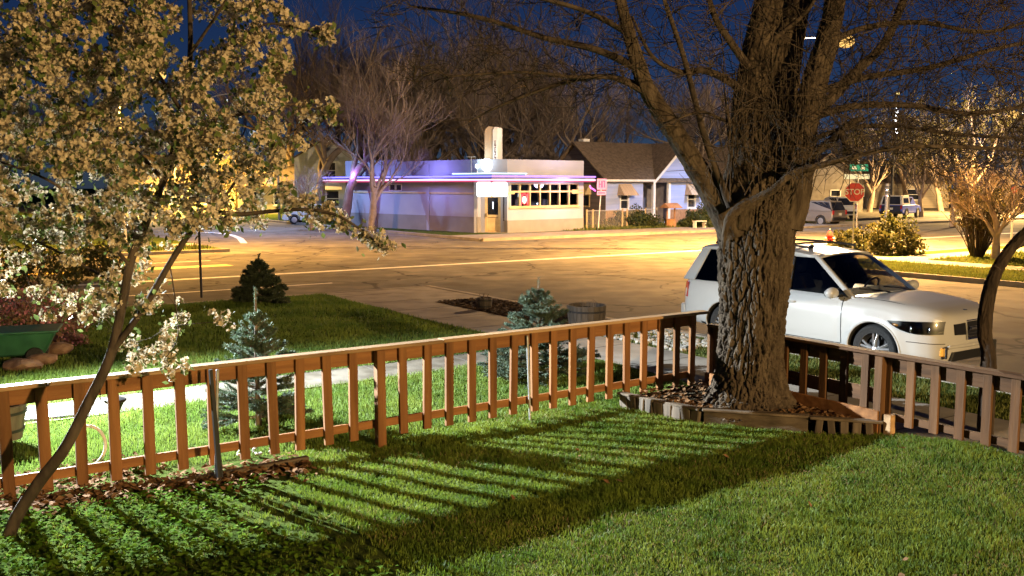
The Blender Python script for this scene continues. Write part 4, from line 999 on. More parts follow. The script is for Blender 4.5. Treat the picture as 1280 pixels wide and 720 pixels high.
# entry between the walls: recessed door
e0 = Vector((*b_, 0)) + back * .9 * 0 + wl.N * -.0; e1 = Vector((*c, 0))
wd = Wall((b_[0], b_[1] + .4), (c[0], c[1] + .4)); 
b = MB(); wd.pw(b, [(.42, 1.32, 0.02, 2.3)], -.2, wd.L + .05, 0, 3.1, -.2, 0)
b.hexa([Vector((b_[0], b_[1], 0)) + Vector((-.2, .02, 0)), Vector((b_[0], b_[1], 0)) + Vector((0.0, .0, 0)), Vector((b_[0], b_[1] + .4, 0)), Vector((b_[0] - .2, b_[1] + .4, 0))], [Vector((b_[0], b_[1], 3.1)) + Vector((-.2, .02, 0)), Vector((b_[0], b_[1], 3.1)), Vector((b_[0], b_[1] + .4, 3.1)), Vector((b_[0] - .2, b_[1] + .4, 3.1))])
b.hexa([(c[0], c[1], 0), (c[0] + .22, c[1] + .16, 0), (c[0] + .2, c[1] + .43, 0), (c[0], c[1] + .4, 0)], [(c[0], c[1], 3.1), (c[0] + .22, c[1] + .16, 3.1), (c[0] + .2, c[1] + .43, 3.1), (c[0], c[1] + .4, 3.1)])
b.build('entry_wall', STUC, t)
b = MB(); b.hexa([(b_[0], b_[1], -.3), (c[0], c[1], -.3), (c[0], c[1] + .78, -.3), (b_[0], b_[1] + .78, -.3)], [(b_[0], b_[1], .14), (c[0], c[1], .14), (c[0], c[1] + .78, .14), (b_[0], b_[1] + .78, .14)]); b.build('door_step', CONC, t)
b = MB(); wd.pw(b, [(.56, 1.18, 1.12, 2.1), (.56, 1.18, .2, .98)], .42, 1.32, .145, 2.3, -.1, .01); wd.box(b, .5, 1.24, .22, .96, -.06, -.03); dr = b.build('door', TRIM, t)
b = MB(); wd.box(b, .56, 1.18, 1.12, 2.1, -.07, -.05); b.build('pane', GLD, dr)
b = MB(); wd.box(b, .48, .52, 1.0, 1.2, .01, .06); b.build('handle', CHROME, dr)
b = MB(); wd.box(b, .84, .9, 1.45, 1.85, -.045, -.03); b.build('door_lamp', emit('door_glow', (.75, .85, 1), 3), dr)
# parapet over the entry, roof slab, far walls
b = MB(); wp = Wall(b_, c); wp.box(b, 0.0, wp.L, 3.1, H1, -.25, .0); b.build('entry_parapet', STUC, t)
top = 3.85
dd = Vector((*d, 0)) + back * 11; aa = Vector((*a, 0)) + Vector((.82, .57, 0)) * 9
b = MB(); ins = [Vector((*a, 0)) + Vector((.2, .05, 0)), Vector((*b_, 0)) + Vector((0, .3, 0)), Vector((*c, 0)) + Vector((0, .3, 0)), Vector((*d, 0)) + Vector((-.25, .05, 0)), dd, aa]
b.prism([(p.x, p.y) for p in ins], .15, (0, 0, top), (1, 0, 0), (0, 1, 0), (0, 0, 1)); b.build('roof', STUC_D, t)
b = MB(); wr = Wall(d, (dd.x, dd.y)); wr.box(b, 0.02, wr.L, -.4, H1, -.25, 0); wb = Wall((dd.x, dd.y), (aa.x, aa.y)); wb.box(b, 0, wb.L, -.4, H1 - .02, -.25, 0); b.build('rear_wall', STUC, t)
# canopy with neon
CAN = pm('canopy_white', (.09, .09, .12), (.13, .13, .16), 2, .5)
ca = wl.P(-1.2, 3.02, .0); co = .75
Pq = [wl.P(-1.4, 0, .02), wl.P(-1.4, 0, co), wl.P(wl.L + .1, 0, co), Vector((b_[0] * .5 + c[0] * .5, c[1] - 1.05, 0)), wf.P(-.1, 0, co), wf.P(wf.L + .2, 0, co), wf.P(wf.L + .2, 0, .02), wf.P(0, 0, .02), wl.P(wl.L, 0, .02)]
b = MB(); b.prism([(p.x, p.y) for p in Pq], .3, (0, 0, 2.98), (1, 0, 0), (0, 1, 0), (0, 0, 1)); cn = b.build('canopy', CAN, t, bevel=0)
edge = [Pq[1], Pq[2], Pq[3], Pq[4], Pq[5]]
def off(z, o): 
    out = []
    for i, p in enumerate(edge):
        n = wl.N if i < 2 else wf.N if i > 2 else Vector((0, -1, 0)); q = p + n * o; out.append(Vector((q.x, q.y, z)))
    return out
NV = emit('neon_violet', (.16, .14, 1.0), 4); NP = emit('neon_pink', (1.0, .66, .95), 2.2); NRD = emit('neon_redline', (.8, .06, .16), 1.6); NW = emit('neon_ice', (.55, .85, 1), 4)
pv_ = off(3.27, .05); b = MB(); b.tube([pv_[0], pv_[1], pv_[2]], .045, 6); b.build('neon_tube', NV, cn)
NV2 = emit('neon_lilac', (.40, .2, 1.0), 3)
b = MB(); b.tube([pv_[2], pv_[3], pv_[4]], .045, 6); b.build('neon_tube', NV2, cn)
b = MB(); b.tube(off(3.08, .05), .04, 6); b.build('neon_tube', NP, cn)
b = MB(); b.tube(off(2.985, .03), .022, 6); b.build('neon_tube', NRD, cn)
# raised entry fascia
f0, f1 = wl.P(wl.L - 1.2, 3.285, co - .1), wf.P(.75, 3.285, co - .1); m_ = Vector((Pq[3].x, Pq[3].y + .1, 3.285))
b = MB()
for p, q in ((f0, m_), (m_, f1)):
    b.hexa([p, q, q + Vector((0, .4, 0)), p + Vector((0, .4, 0))], [x + Vector((0, 0, .16)) for x in (p, q, q + Vector((0, .4, 0)), p + Vector((0, .4, 0)))])
b.build('entry_fascia', CAN, t)
b = MB(); b.tube([f0 + Vector((-.1, -.06, .14)), m_ + Vector((0, -.06, .14)), f1 + Vector((.1, -.06, .14))], .03, 6); b.build('neon_tube', NW, cn)
# lit sign boxes below the canopy
SB = emit('sign_white', (.93, 1, .97), 4.0)
sgx = Pq[3]
for k, (xa, xb) in enumerate(((-.82, -.02), (.02, .84))):
    b = MB(); b.box((sgx.x + (xa + xb) / 2, sgx.y + .06, 2.56), (xb - xa, .2, .8)); sg = b.build('sign_box', SB, t, bevel=.06)
    b = MB(); r = random.Random(k)
    for q in range(4 if k else 3): b.box((sgx.x + xa + .15 + q * .17, sgx.y - .045, 2.82 + r.uniform(-.07, .06)), (.05, .01, .05))
    if k: b.box((sgx.x + .42, sgx.y - .045, 2.64), (.04, .01, .06))
    b.build('mark', pm('mark_red', (.35, .02, .03), None, rough=.6), sg)
# pylon sign
py0 = Vector((-1.53, 53.1 - 57 , 3.29))
PYL = pm('pylon_tan', (.36, .28, .20), (.44, .35, .26), 1, .7); PYW = pm('pylon_white', (.66, .62, .64), (.72, .70, .72), 2, .6)
def rounded(w, h, r_): return [(0, 0), (w, 0), (w, h - r_ * .4), (w - r_ * .15, h - .06), (w - r_ * .4, h), (r_, h), (r_ * .4, h - .12), (.03, h - r_), (0, h - r_ * 1.6)]
b = MB(); b.prism(rounded(.45, 2.75, .2), .9, py0, (1, 0, 0), (0, 0, 1), (.25, .97, 0)); pl = b.build('pylon', PYL, t)
b = MB(); b.prism(rounded(.26, 2.72, .1), 1.05, py0 + Vector((.455, -.05, 0)), (1, 0, 0), (0, 0, 1), (.25, .97, 0)); pf = b.build('pylon_face', PYW, pl)
b = MB(); r = random.Random(4); z = py0.z + 1.95
for k in range(11):
    hh = r.uniform(.07, .12); b.box((py0.x + .585, py0.y - .055, z), (r.uniform(.07, .12), .012, hh * .55)); b.box((py0.x + .585 + r.uniform(-.04, .04), py0.y - .055, z - hh * .5), (.025, .0125, hh)); z -= hh + .035
b.build('lettering', pm('letter_dark', (.08, .06, .09), None, rough=.6), pl)
b = MB(); b.box((py0.x + .12, py0.y - .32, 3.29 + .62), (.56, .3, .66)); b.build('lamp_box', emit('lamp_box', (.92, 1, 1), 9), pl, bevel=.15)
b = MB(); b.ell((py0.x - .42, py0.y - .1, 3.29 + .55), (.10, .1, .11), 10, 6); b.build('roof_lamp', emit('roof_lamp', (.8, .95, 1), 9), pl)
b = MB(); b.tube([(py0.x - .42, py0.y - .1, 3.2), (py0.x - .42, py0.y - .1, 3.75)], .03, 6); b.tube([(py0.x - .75, py0.y, 3.2), (py0.x - .75, py0.y, 4.35)], .02, 5); b.box((py0.x - .75, py0.y, 4.36), (.5, .04, .03)); b.build('bracket', METAL, pl)
b = MB(); q = wf.P(wf.L + .1, 2.75, .45); b.tube([q, q + Vector((.05, 0, -.14)), q + Vector((.2, -.05, -.2)), q + Vector((.32, -.05, -.32))], .04, 6); b.build('neon_end', emit('neon_magenta', (1, .1, .75), 6), cn)

# ------------------------------------------------------------------ houses
def gable_house(name, loc, rz, label, Wd, Dp, He, Hr, wallm, roofm, cat='house', trim=TRIMW, over=.35, wins=(), ridge='u', door=None):
    """simple house: front wall on local -y side, width along x"""
    t = empty(name, loc, rz, label, cat); b = MB()
    fw = Wall((0, 0), (Wd, 0)); holes = [h for h in wins]
    hs = [(x, x + w_, z, z + h_) for x, z, w_, h_ in holes] + ([door] if door else [])
    fw.pw(b, hs, 0, Wd, -.3, He, -.2, 0)
    for X in (0, Wd - .2): b.hexa([(X, .2, -.3), (X + .2, .2, -.3), (X + .2, Dp, -.3), (X, Dp, -.3)], [(X, .2, He), (X + .2, .2, He), (X + .2, Dp, He), (X, Dp, He)])
    b.hexa([(.2, Dp - .2, -.3), (Wd - .2, Dp - .2, -.3), (Wd - .2, Dp, -.3), (.2, Dp, -.3)], [(.2, Dp - .2, He), (Wd - .2, Dp - .2, He), (Wd - .2, Dp, He), (.2, Dp, He)])
    if ridge == 'u':
        for X in (0, Wd - .2): b.prism([(0, He), (Dp, He), (Dp / 2, Hr - .06)], .2, (X, 0, 0), (0, 1, 0), (0, 0, 1), (1, 0, 0))
    else:
        for Y in (0, Dp - .2): b.prism([(0, He), (Wd, He), (Wd / 2, Hr - .06)], .2, (0, Y, 0), (1, 0, 0), (0, 0, 1), (0, 1, 0))
    b.build('wall', wallm, t)
    b = MB(); th = .14
    if ridge == 'u':
        s = (Hr - He) / (Dp / 2)
        for y0, y1, zz0, zz1 in ((-over, Dp / 2, He - over * s, Hr), (Dp / 2, Dp + over, Hr, He - over * s)):
            b.hexa([(-over, y0, zz0), (Wd + over, y0, zz0), (Wd + over, y1, zz1), (-over, y1, zz1)], [(-over, y0, zz0 + th), (Wd + over, y0, zz0 + th), (Wd + over, y1, zz1 + th), (-over, y1, zz1 + th)])
    else:
        s = (Hr - He) / (Wd / 2)
        for x0, x1, zz0, zz1 in ((-over, Wd / 2, He - over * s, Hr), (Wd / 2, Wd + over, Hr, He - over * s)):
            b.hexa([(x0, -over, zz0), (x1, -over, zz1), (x1, Dp + over, zz1), (x0, Dp + over, zz0)], [(x0, -over, zz0 + th), (x1, -over, zz1 + th), (x1, Dp + over, zz1 + th), (x0, Dp + over, zz0 + th)])
    rf = b.build('roof', roofm, t)
    for x, z, w_, h_ in wins:
        b = MB(); fw.pw(b, [(x + .08, x + w_ - .08, z + .1, z + h_ - .08)], x, x + w_, z, z + h_, -.15, .04); fw.box(b, x + .08, x + w_ - .08, z + h_ / 2 - .03, z + h_ / 2 + .03, -.1, .02); fw.box(b, x - .06, x + w_ + .06, z - .07, z, -.1, .08); f = b.build('window', trim, t)
        b = MB(); fw.box(b, x + .08, x + w_ - .08, z + .1, z + h_ - .08, -.12, -.09); b.build('pane', GLD, f)
    return t, fw, rf
BLUEW = pm('siding_blue', (.27, .34, .62), (.36, .43, .72), 1.5, .8, .15, 30, (.1, .1, 3))
SHING = pm('shingle', (.10, .075, .055), (.17, .13, .10), 5, .95, .5, 16, detail=8)
GREYW = pm('siding_grey', (.14, .12, .13), (.20, .17, .18), 2, .85, .2, 30, (.1, .1, 4))
WHITEW = pm('siding_white', (.55, .58, .60), (.66, .68, .69), 1.2, .8, .15, 30, (.1, .1, 3))
AWN = pm('awning_tan', (.40, .29, .19), (.52, .40, .28), 14, .8, 0, None, (1, .05, .05))
BRICKT = pm('wainscot', (.26, .15, .085), (.36, .22, .13), 6, .9, .2)
hp = Vector((6.17, 62.0, .1))
t, fw, rf = gable_house('blue_house', hp, ANG, 'single storey blue house with brown roof, white gable and tan awnings', 9.6, 6.4, 3.12, 5.5, BLUEW, SHING, wins=((1.2, 1.05, .8, 1.25), (7.4, 1.05, .85, 1.25)), door=(3.25, 5.7, .15, 2.85))
# grey left gable wall cladding with small awning window
b = MB(); b.prism([(0.0, -.3), (6.4, -.3), (6.4, 3.1), (3.2, 5.42), (0, 3.1)], .03, (-.035, 0, 0), (0, 1, 0), (0, 0, 1), (1, 0, 0)); b.build('side_cladding', GREYW, t)
def awning(par, wallf, u0, u1, zt, zb, dp, mat, name='awning'):
    b = MB(); P = wallf.P
    b.hexa([P(u0, zb, .02), P(u1, zb, .02), P(u1, zb, dp), P(u0, zb, dp)], [P(u0 + .12, zt, .02), P(u1 - .12, zt, .02), P(u1 - .13, zt, .07), P(u0 + .13, zt, .07)]); 
    return b.build(name, mat, par)
awning(t, fw, .95, 2.25, 2.75, 2.0, .75, AWN); awning(t, fw, 7.15, 8.5, 2.75, 2.0, .75, AWN)
ws = Wall((-.035, 6.4), (-.035, 0)); 
b = MB(); ws.pw(b, [(4.0, 4.7, 1.3, 1.95)], 3.9, 4.8, 1.2, 2.05, 0, .04); wi = b.build('window', TRIM, t); b = MB(); ws.box(b, 4.0, 4.7, 1.3, 1.95, .0, .02); b.build('pane', GLD, wi)
awning(t, ws, 3.75, 4.95, 2.75, 2.05, .6, TRIM)
for u_, v_ in ((0, 3.2), (5.75, 9.6)): b = MB(); fw.box(b, u_, v_, -.2, 1.0, 0, .04); b.build('wainscot', BRICKT, t)
# projecting front gable over the porch
g0, g1, gp_ = 4.15, 9.6, .9
b = MB(); b.prism([(g0, 3.0), (g1, 3.0), ((g0 + g1) / 2, 5.45)], .12, (0, -.02, 0), (1, 0, 0), (0, 0, 1), (0, -1, 0)); gwl = b.build('gable_wall', BLUEW, t)
b = MB(); mid = (g0 + g1) / 2
for xa, xb in ((g0 - .35, mid), (mid, g1 + .35)):
    za, zb = (2.72, 5.52) if xa < mid - 1 else (5.52, 2.72)
    b.hexa([(xa, -.4, za), (xb, -.4, zb), (xb, 3.2, zb), (xa, 3.2, za)], [(xa, -.4, za + .12), (xb, -.4, zb + .12), (xb, 3.2, zb + .12), (xa, 3.2, za + .12)])
b.build('gable_roof', SHING, t)
b = MB()
for xa, xb, za, zb in ((g0 - .35, mid, 2.72, 5.52), (mid, g1 + .35, 5.52, 2.72)):
    b.hexa([(xa, -.44, za - .08), (xb, -.44, zb - .08), (xb, -.405, zb - .08), (xa, -.405, za - .08)], [(xa, -.44, za + .14), (xb, -.44, zb + .14), (xb, -.405, zb + .14), (xa, -.405, za + .14)])
b.box((1.9, -.36, 2.98), (4.4, .03, .14)); b.box((5.4, -.155, 2.95), (2.4, .03, .16)); b.build('bargeboard', TRIMW, t)
b = MB(); cx = mid; b.prism([(cx + .42 * math.cos(q), 4.2 + .42 * math.sin(q)) for q in np.linspace(0, math.pi, 14)], .06, (0, -.14, 0), (1, 0, 0), (0, 0, 1), (0, -1, 0)); vf = b.build('gable_vent', TRIMW, t)
b = MB(); b.prism([(cx + .3 * math.cos(q), 4.25 + .3 * math.sin(q)) for q in np.linspace(0, math.pi, 14)], .02, (0, -.2, 0), (1, 0, 0), (0, 0, 1), (0, -1, 0)); b.build('vent_pane', GLD, vf)
# porch recess, posts, door
b = MB(); b.hexa([(3.05, .2, -.2), (5.9, .2, -.2), (5.9, 1.6, -.2), (3.05, 1.6, -.2)], [(3.05, .2, .12), (5.9, .2, .12), (5.9, 1.6, .12), (3.05, 1.6, .12)]); b.build('porch_floor', CONC, t)
b = MB(); b.box((4.48, 1.6, 1.5), (2.86, .1, 3.0)); b.box((3.1, .9, 1.5), (.1, 1.3, 3.0)); b.box((5.85, .9, 1.5), (.1, 1.3, 3.0)); b.build('porch_wall', pm('porch_grey', (.18, .17, .19), (.26, .25, .27), 2, .85), t)
for x in (4.2, 5.6): MB().box((x, -.02, 1.5), (.2, .2, 2.8)).build('porch_post', TRIMW, t)
b = MB(); b.box((3.7, 1.52, 1.17), (.95, .06, 2.1)); dr = b.build('door', pm('door_brown', (.25, .13, .05), (.33, .18, .08), 3, .6), t)
b = MB(); b.box((3.72, 1.48, 1.85), (.42, .02, .34)); b.build('door_window', emit('door_blue', (.45, .5, 1), 4.5), dr)
b = MB(); b.box((1.25, 3.9, 5.35), (.55, .55, 1.0)); b.build('chimney', TRIMW, rf)
# low block behind with flat ridge
t2, _, _ = gable_house('grey_house', Vector((15.0, 79, .1)), ANG - .05, 'grey roofed house partly hidden behind the blue house roof', 9, 7, 3.4, 5.6, GREYW, pm('shingle_grey', (.10, .10, .105), (.16, .16, .165), 5, .95, .4, 16))
t2.location = Vector((9.5, 76, .1))
# white gabled house to the left of the diner
t, fw, _ = gable_house('white_house', Vector((-19.3, 84, -.1)), .12, 'tall white gabled house left of the diner behind bare trees', 5.6, 8, 5.2, 7.0, WHITEW, SHING, ridge='v', wins=((2.7, 3.4, .95, 1.5), (2.7, .9, 1.2, 1.5)))
awning(t, fw, 2.5, 3.85, 6.1, 5.0, .6, pm('awning_grey', (.3, .3, .3), (.5, .5, .5), 12, .8, stretch=(1, .05, .05)))
awning(t, fw, 2.4, 4.2, 2.9, 2.45, 1.0, TRIMW, 'porch_roof')
# tan low houses farther left
TANW = pm('siding_tan', (.38, .32, .22), (.48, .41, .29), 2, .85, .15, 30, (.1, .1, 3))
gable_house('tan_house', Vector((-25.0, 86, 0)), .1, 'low tan house with lit porch beside the white house', 5.2, 7, 2.7, 4.4, TANW, SHING, wins=((.8, .9, 1.3, 1.3), (3.2, .9, 1.3, 1.3)))
YELW = pm('siding_cream', (.48, .42, .26), (.56, .50, .33), 2, .85, .15, 30, (.1, .1, 3))
gable_house('cream_house', Vector((-37.5, 90, 0)), .05, 'wide cream house glowing yellow under the left street lamp', 11, 8, 3.0, 5.6, YELW, SHING, wins=((1.2, .9, 1.4, 1.4), (4.2, .9, 1.2, 1.4), (8, .9, 1.6, 1.4)))
# house behind the stop sign
gable_house('pale_house', Vector((27.5, 92, .1)), -.1, 'pale house gable seen behind the stop sign under branches', 6.5, 8, 3.1, 5.6, pm('siding_pale', (.17, .155, .13), (.24, .22, .19), 2, .85), SHING, ridge='v', wins=((3.4, .9, 1.0, 1.3),))
gable_house('brown_house', Vector((17.5, 88, .1)), .1, 'low brown house beyond the grey SUV behind the trunk', 9, 8, 3.0, 6.2, pm('siding_brown', (.2, .13, .08), (.28, .2, .12), 2, .85), SHING, wins=((1.0, .9, 1.3, 1.3), (6, .9, 1.3, 1.3)))
gable_house('long_house', Vector((36, 108, .1)), 0, 'dim long house far back behind the blue pickup', 14, 8, 3.0, 5.4, TANW, SHING, wins=((2, .9, 1.4, 1.3), (9, .9, 1.6, 1.3)))
# ------------------------------------------------------------------ the white SUV
def interp(x, T): 
    xs = [a for a, _ in T]; ys = [b for _, b in T]; return float(np.interp(x, xs, ys))
def sinterp(T):
    """smooth (monotone-ish) interpolation table"""
    xs = np.array([a for a, _ in T], float); ys = np.array([b for _, b in T], float); h = np.diff(xs); d = np.diff(ys) / h; m = np.zeros(len(xs)); m[0], m[-1] = d[0], d[-1]
    for i in range(1, len(xs) - 1): m[i] = 0 if d[i - 1] * d[i] <= 0 else 2 * d[i - 1] * d[i] / (d[i - 1] + d[i])
    def f(x):
        x = min(max(x, xs[0]), xs[-1]); i = min(int(np.searchsorted(xs, x, 'right')) - 1, len(xs) - 2); t = (x - xs[i]) / h[i]
        return float((2 * t ** 3 - 3 * t * t + 1) * ys[i] + (t ** 3 - 2 * t * t + t) * h[i] * m[i] + (-2 * t ** 3 + 3 * t * t) * ys[i + 1] + (t ** 3 - t * t) * h[i] * m[i + 1])
    return f
PAINTW = pm('car_white', (.40, .395, .38), (.43, .425, .41), .8, .28, coat=.6, spec=.5)
GLS = glassm('car_glass', (.6, .62, .62)); GLSD = glassm('car_glass_dark', (.06, .065, .07))
LENS = glassm('lens_clear', (.72, .72, .70)); AMBER = pm('amber', (.75, .30, .04), None, rough=.25, spec=.6)
REDL = pm('tail_red', (.35, .02, .02), None, rough=.2, spec=.6)
TANL = pm('seat_tan', (.36, .26, .17), (.44, .33, .22), 4, .7)
DASH = pm('dash_dark', (.02, .02, .022), (.04, .04, .042), 8, .7)
SEAM = pm('seam', (.02, .02, .02), None, rough=.9)
Wt = sinterp([(-3.99, .70), (-3.93, .82), (-3.75, .90), (-3.2, .935), (-2, .945), (-.9, .945), (0, .945), (.35, .925), (.6, .865), (.76, .775), (.87, .64), (.93, .50), (.955, .38)])
Zt = sinterp([(-3.99, .86), (-3.95, 1.05), (-3.85, 1.10), (-2, 1.10), (-.6, 1.09), (-.3, 1.085), (.1, 1.06), (.45, 1.02), (.68, .98), (.80, .945), (.88, .91), (.93, .87), (.955, .82)])
Zb = sinterp([(-3.99, .48), (-3.93, .38), (-3.6, .34), (-2.5, .30), (0, .30), (.5, .27), (.85, .27), (.93, .33), (.955, .40)])
def gsec(t): return float(np.interp(t, [0, .06, .16, .4, .62, .74, .86, .95, 1], [.90, .955, .985, 1.0, .995, .985, .955, .92, .87]))
def arch(x, z):
    """wheel arch flare"""
    d = min(math.hypot(x - 0, z - .37), math.hypot(x + 2.87, z - .37)); return .022 * math.exp(-((d - .44) / .06) ** 2)
def sy(x, z):
    zb, zt = Zb(x), Zt(x); t = min(1, max(0, (z - zb) / (zt - zb))); return Wt(x) * gsec(t) + arch(x, z)
def crown(x): return float(np.interp(x, [-4, -.6, -.2, .5, .9, 1], [.0, .0, .045, .05, .03, .0]))
def build_suv():
    t = empty('parked_suv', (0, 0, 0), 0, 'white SUV parked at the kerb behind the right fence', 'car')
    # body shell
    xs = list(np.linspace(-3.99, -3.7, 9)) + list(np.linspace(-3.6, .2, 60)) + list(np.linspace(.26, .955, 34)); ns = 20; nt_ = 12
    V, Fc = [], []
    tv = np.concatenate([np.linspace(0, .8, 13), np.linspace(.84, 1, 7)])
    for x in xs:
        zb, zt = Zb(x), Zt(x); half = []
        half.append((0, zb)); half.append((Wt(x) * .5, zb))
        for q in tv: z = zb + (zt - zb) * q; half.append((sy(x, z), z))
        yt = sy(x, zt); 
        for q in np.linspace(.94, 0, nt_): 
            edge = 1 - (1 - q) ** .9
            half.append((yt * q, zt + crown(x) * (1 - q ** 4) ** .8 + .012 * (1 - q ** 12)))
        ring = half + [(-y, z) for y, z in half[-2:0:-1]]
        V += [(x, y, z) for y, z in ring]; k = len(ring)
    n = len(xs)
    for i in range(n - 1):
        for j in range(k): Fc.append((i * k + j, i * k + (j + 1) % k, (i + 1) * k + (j + 1) % k, (i + 1) * k + j))
    Fc.append(tuple(range(k))); Fc.append(tuple((n - 1) * k + j for j in range(k))[::-1])
    b = MB(); b.add(V, Fc); body = b.build('body', PAINTW, t)
    cb = MB()
    for X in (0, -2.87): cb.lathe([(.415, -1.3), (.415, 1.3)], (X, 0, .37), 48, 'y')
    cut = cb.build('cutter'); md = body.modifiers.new('b', 'BOOLEAN'); md.object = cut; md.operation = 'DIFFERENCE'; md.solver = 'EXACT'
    dg = bpy.context.evaluated_depsgraph_get(); me = bpy.data.meshes.new_from_object(body.evaluated_get(dg)); body.modifiers.clear(); body.data = me
    if not me.materials: me.materials.append(PAINTW)
    me.materials.append(SEAM)
    mi = []
    for p in me.polygons:
        c = p.center; d = min(math.hypot(c.x, c.z - .37), math.hypot(c.x + 2.87, c.z - .37)); mi.append(1 if (d < .425 and (abs(p.normal.y) < .8 or abs(c.y) < .5)) or (c.z < .36 and p.normal.z < -.7) else 0)
    me.polygons.foreach_set('material_index', mi); me.polygons.foreach_set('use_smooth', [True] * len(me.polygons)); me.set_sharp_from_angle(angle=R(32))
    bpy.data.objects.remove(cut)
    # surface strip helper: curve drawn on the flank
    def flank(pts, rad, mat, name, s=-1, off=.002, par=t):
        b = MB(); Pp = smooth_path([np.array((x, 0, z)) for x, z in pts], 6)
        b.tube([(p[0], s * (sy(p[0], p[2]) + off), p[2]) for p in Pp], rad, 5); return b.build(name, mat, par, smooth=True)
    def panel(x0, x1, z0, z1, name, s, nx=14, nz=10, off=.004, par=t, mat=PAINTW, shape=None):
        """door skin lying on the flank"""
        b = MB(); vs = []; fs = []
        for i in range(nx + 1):
            for j in range(nz + 1):
                x = x0 + (x1 - x0) * i / nx; z = z0 + (z1 - z0) * j / nz
                if shape: x, z = shape(i / nx, j / nz)
                e = 0 if i in (0, nx) or j in (0, nz) else 1; vs.append((x, s * (sy(x, z) + (off if e else -.006)), z))
        for i in range(nx):
            for j in range(nz): a = i * (nz + 1) + j; fs.append((a, a + 1, a + nz + 2, a + nz + 1))
        b.add(vs, fs); return b.build(name, mat, par, smooth=True)
    for s in (-1, 1):
        def fd(u, v):
            zb_, z1_ = .40, 1.085; z = zb_ + (z1_ - zb_) * v; x0 = -1.66; x1 = -.56 + .10 * (1 - v) * 0 - .02 * v; return x0 + (x1 - x0) * u, z
        def rd(u, v):
            z = .40 + .685 * v; x1 = -1.675; x0 = -2.62; cutx = -2.87 + math.sqrt(max(0, .50 ** 2 - (z - .37) ** 2)) if z < .86 else -9; x0 = max(x0, cutx); return x0 + (x1 - x0) * u, z
        for sh, nm, hx in ((fd, 'door', -1.5), (rd, 'door', -2.48)):
            d_ = panel(0, 0, 0, 0, nm, s, shape=sh)
            b = MB(); y = s * (sy(hx, .93) + .028); b.tube([(hx - .09, y - s * .02, .925), (hx - .07, y, .93), (hx + .07, y, .935), (hx + .09, y - s * .02, .94)], [.012, .016, .016, .012], 8); b.build('handle', PAINTW, d_, smooth=True)
        flank([(-.545, .40), (-.55, .7), (-.565, 1.07)], .006, SEAM, 'door_seam', s); flank([(-1.667, .40), (-1.667, 1.07)], .006, SEAM, 'door_seam', s)
        flank([(-1.66, .395), (-.56, .395)], .006, SEAM, 'door_seam', s)
        flank([(-.42, .62), (.42, .62)][:0] or [(.5, .56), (.62, .56), (.8, .55), (.9, .55)], .005, SEAM, 'bumper_seam', s)
        flank([(-2.35, .33), (-.5, .33)], .03, PAINTW, 'rocker', s, -.01)
        # black arch lips
        for X in (0, -2.87):
            b = MB(); pts = []
            for a in np.linspace(-.12, math.pi + .12, 30): x, z = X + .425 * math.cos(a), .37 + .425 * math.sin(a); pts.append((x, s * (sy(x, max(z, Zb(x) + .01)) + .002), z))
            b.tube(pts, .014, 6); b.build('arch_lip', PAINTW, t, smooth=True)
    # greenhouse
    def gy(z): return .845 + (.655 - .845) * (z - 1.08) / (1.64 - 1.08)
    AB, AT, DT_, DB = (-.36, 1.08), (-1.22, 1.63), (-3.62, 1.65), (-3.90, 1.10)
    pil = MB()
    def bar(P0, P1, w0, w1, s, inn=.06):
        """pillar on the flank from P0 (x,z) to P1, widths along x"""
        (x0, z0), (x1, z1) = P0, P1
        return [(x0 - w0, s * gy(z0), z0), (x0 + w0, s * gy(z0), z0), (x0 + w0, s * (gy(z0) - inn), z0), (x0 - w0, s * (gy(z0) - inn), z0)], [(x1 - w1, s * gy(z1), z1), (x1 + w1, s * gy(z1), z1), (x1 + w1, s * (gy(z1) - inn), z1), (x1 - w1, s * (gy(z1) - inn), z1)]
    BLK = MB()
    for s in (-1, 1):
        pil.hexa(*bar((-.44, 1.07), (-1.27, 1.645), .06, .055, s))
        pil.hexa(*bar((-3.83, 1.08), (-3.58, 1.66), .14, .10, s))
        for q0, q1 in (((-1.64, 1.085), (-1.70, 1.63)), ((-2.62, 1.085), (-2.66, 1.63))): MB().hexa(*bar(q0, q1, .05, .045, s)).build('door_pillar', BLACKP, t)
        # roof side rail
        pil.hexa([(-1.30, s * gy(1.615), 1.615), (-1.30, s * (gy(1.615) - .07), 1.615), (-3.62, s * (gy(1.63) - .07), 1.63), (-3.62, s * gy(1.63), 1.63)], [(-1.22, s * gy(1.68), 1.665), (-1.22, s * (gy(1.68) - .09), 1.68), (-3.6, s * (gy(1.69) - .09), 1.70), (-3.6, s * gy(1.69), 1.69)])
    pil.build('pillar', PAINTW, t, bevel=.012)
    # roof
    vs = []; fs = []; nx, ny = 24, 16
    for lay in (0, 1):
        for i in range(nx + 1):
            x = -1.18 + (-3.68 + 1.18) * i / nx; zc = float(np.interp(x, [-3.68, -3.4, -2.4, -1.6, -1.18], [1.70, 1.735, 1.755, 1.735, 1.685]))
            for j in range(ny + 1):
                v = -1 + 2 * j / ny; hw = .665 - .03 * max(0, (-1.35 - x) < 0) ; bow = .045 * (1 - abs(v) ** 2)
                xx = x + (.05 * (1 - v * v) if i == 0 else 0) - (.05 * (1 - v * v) if i == nx else 0)
                vs.append((xx, v * hw, zc - .05 * abs(v) ** 5 - (.0 if lay == 0 else .035)))
    o1 = (nx + 1) * (ny + 1)
    for i in range(nx):
        for j in range(ny):
            a = i * (ny + 1) + j; fs.append((a, a + 1, a + ny + 2, a + ny + 1)); fs.append((o1 + a, o1 + a + ny + 1, o1 + a + ny + 2, o1 + a + 1))
    for i in range(nx):
        for j in (0, ny): a = i * (ny + 1) + j; fs.append((a, a + ny + 1, o1 + a + ny + 1, o1 + a))
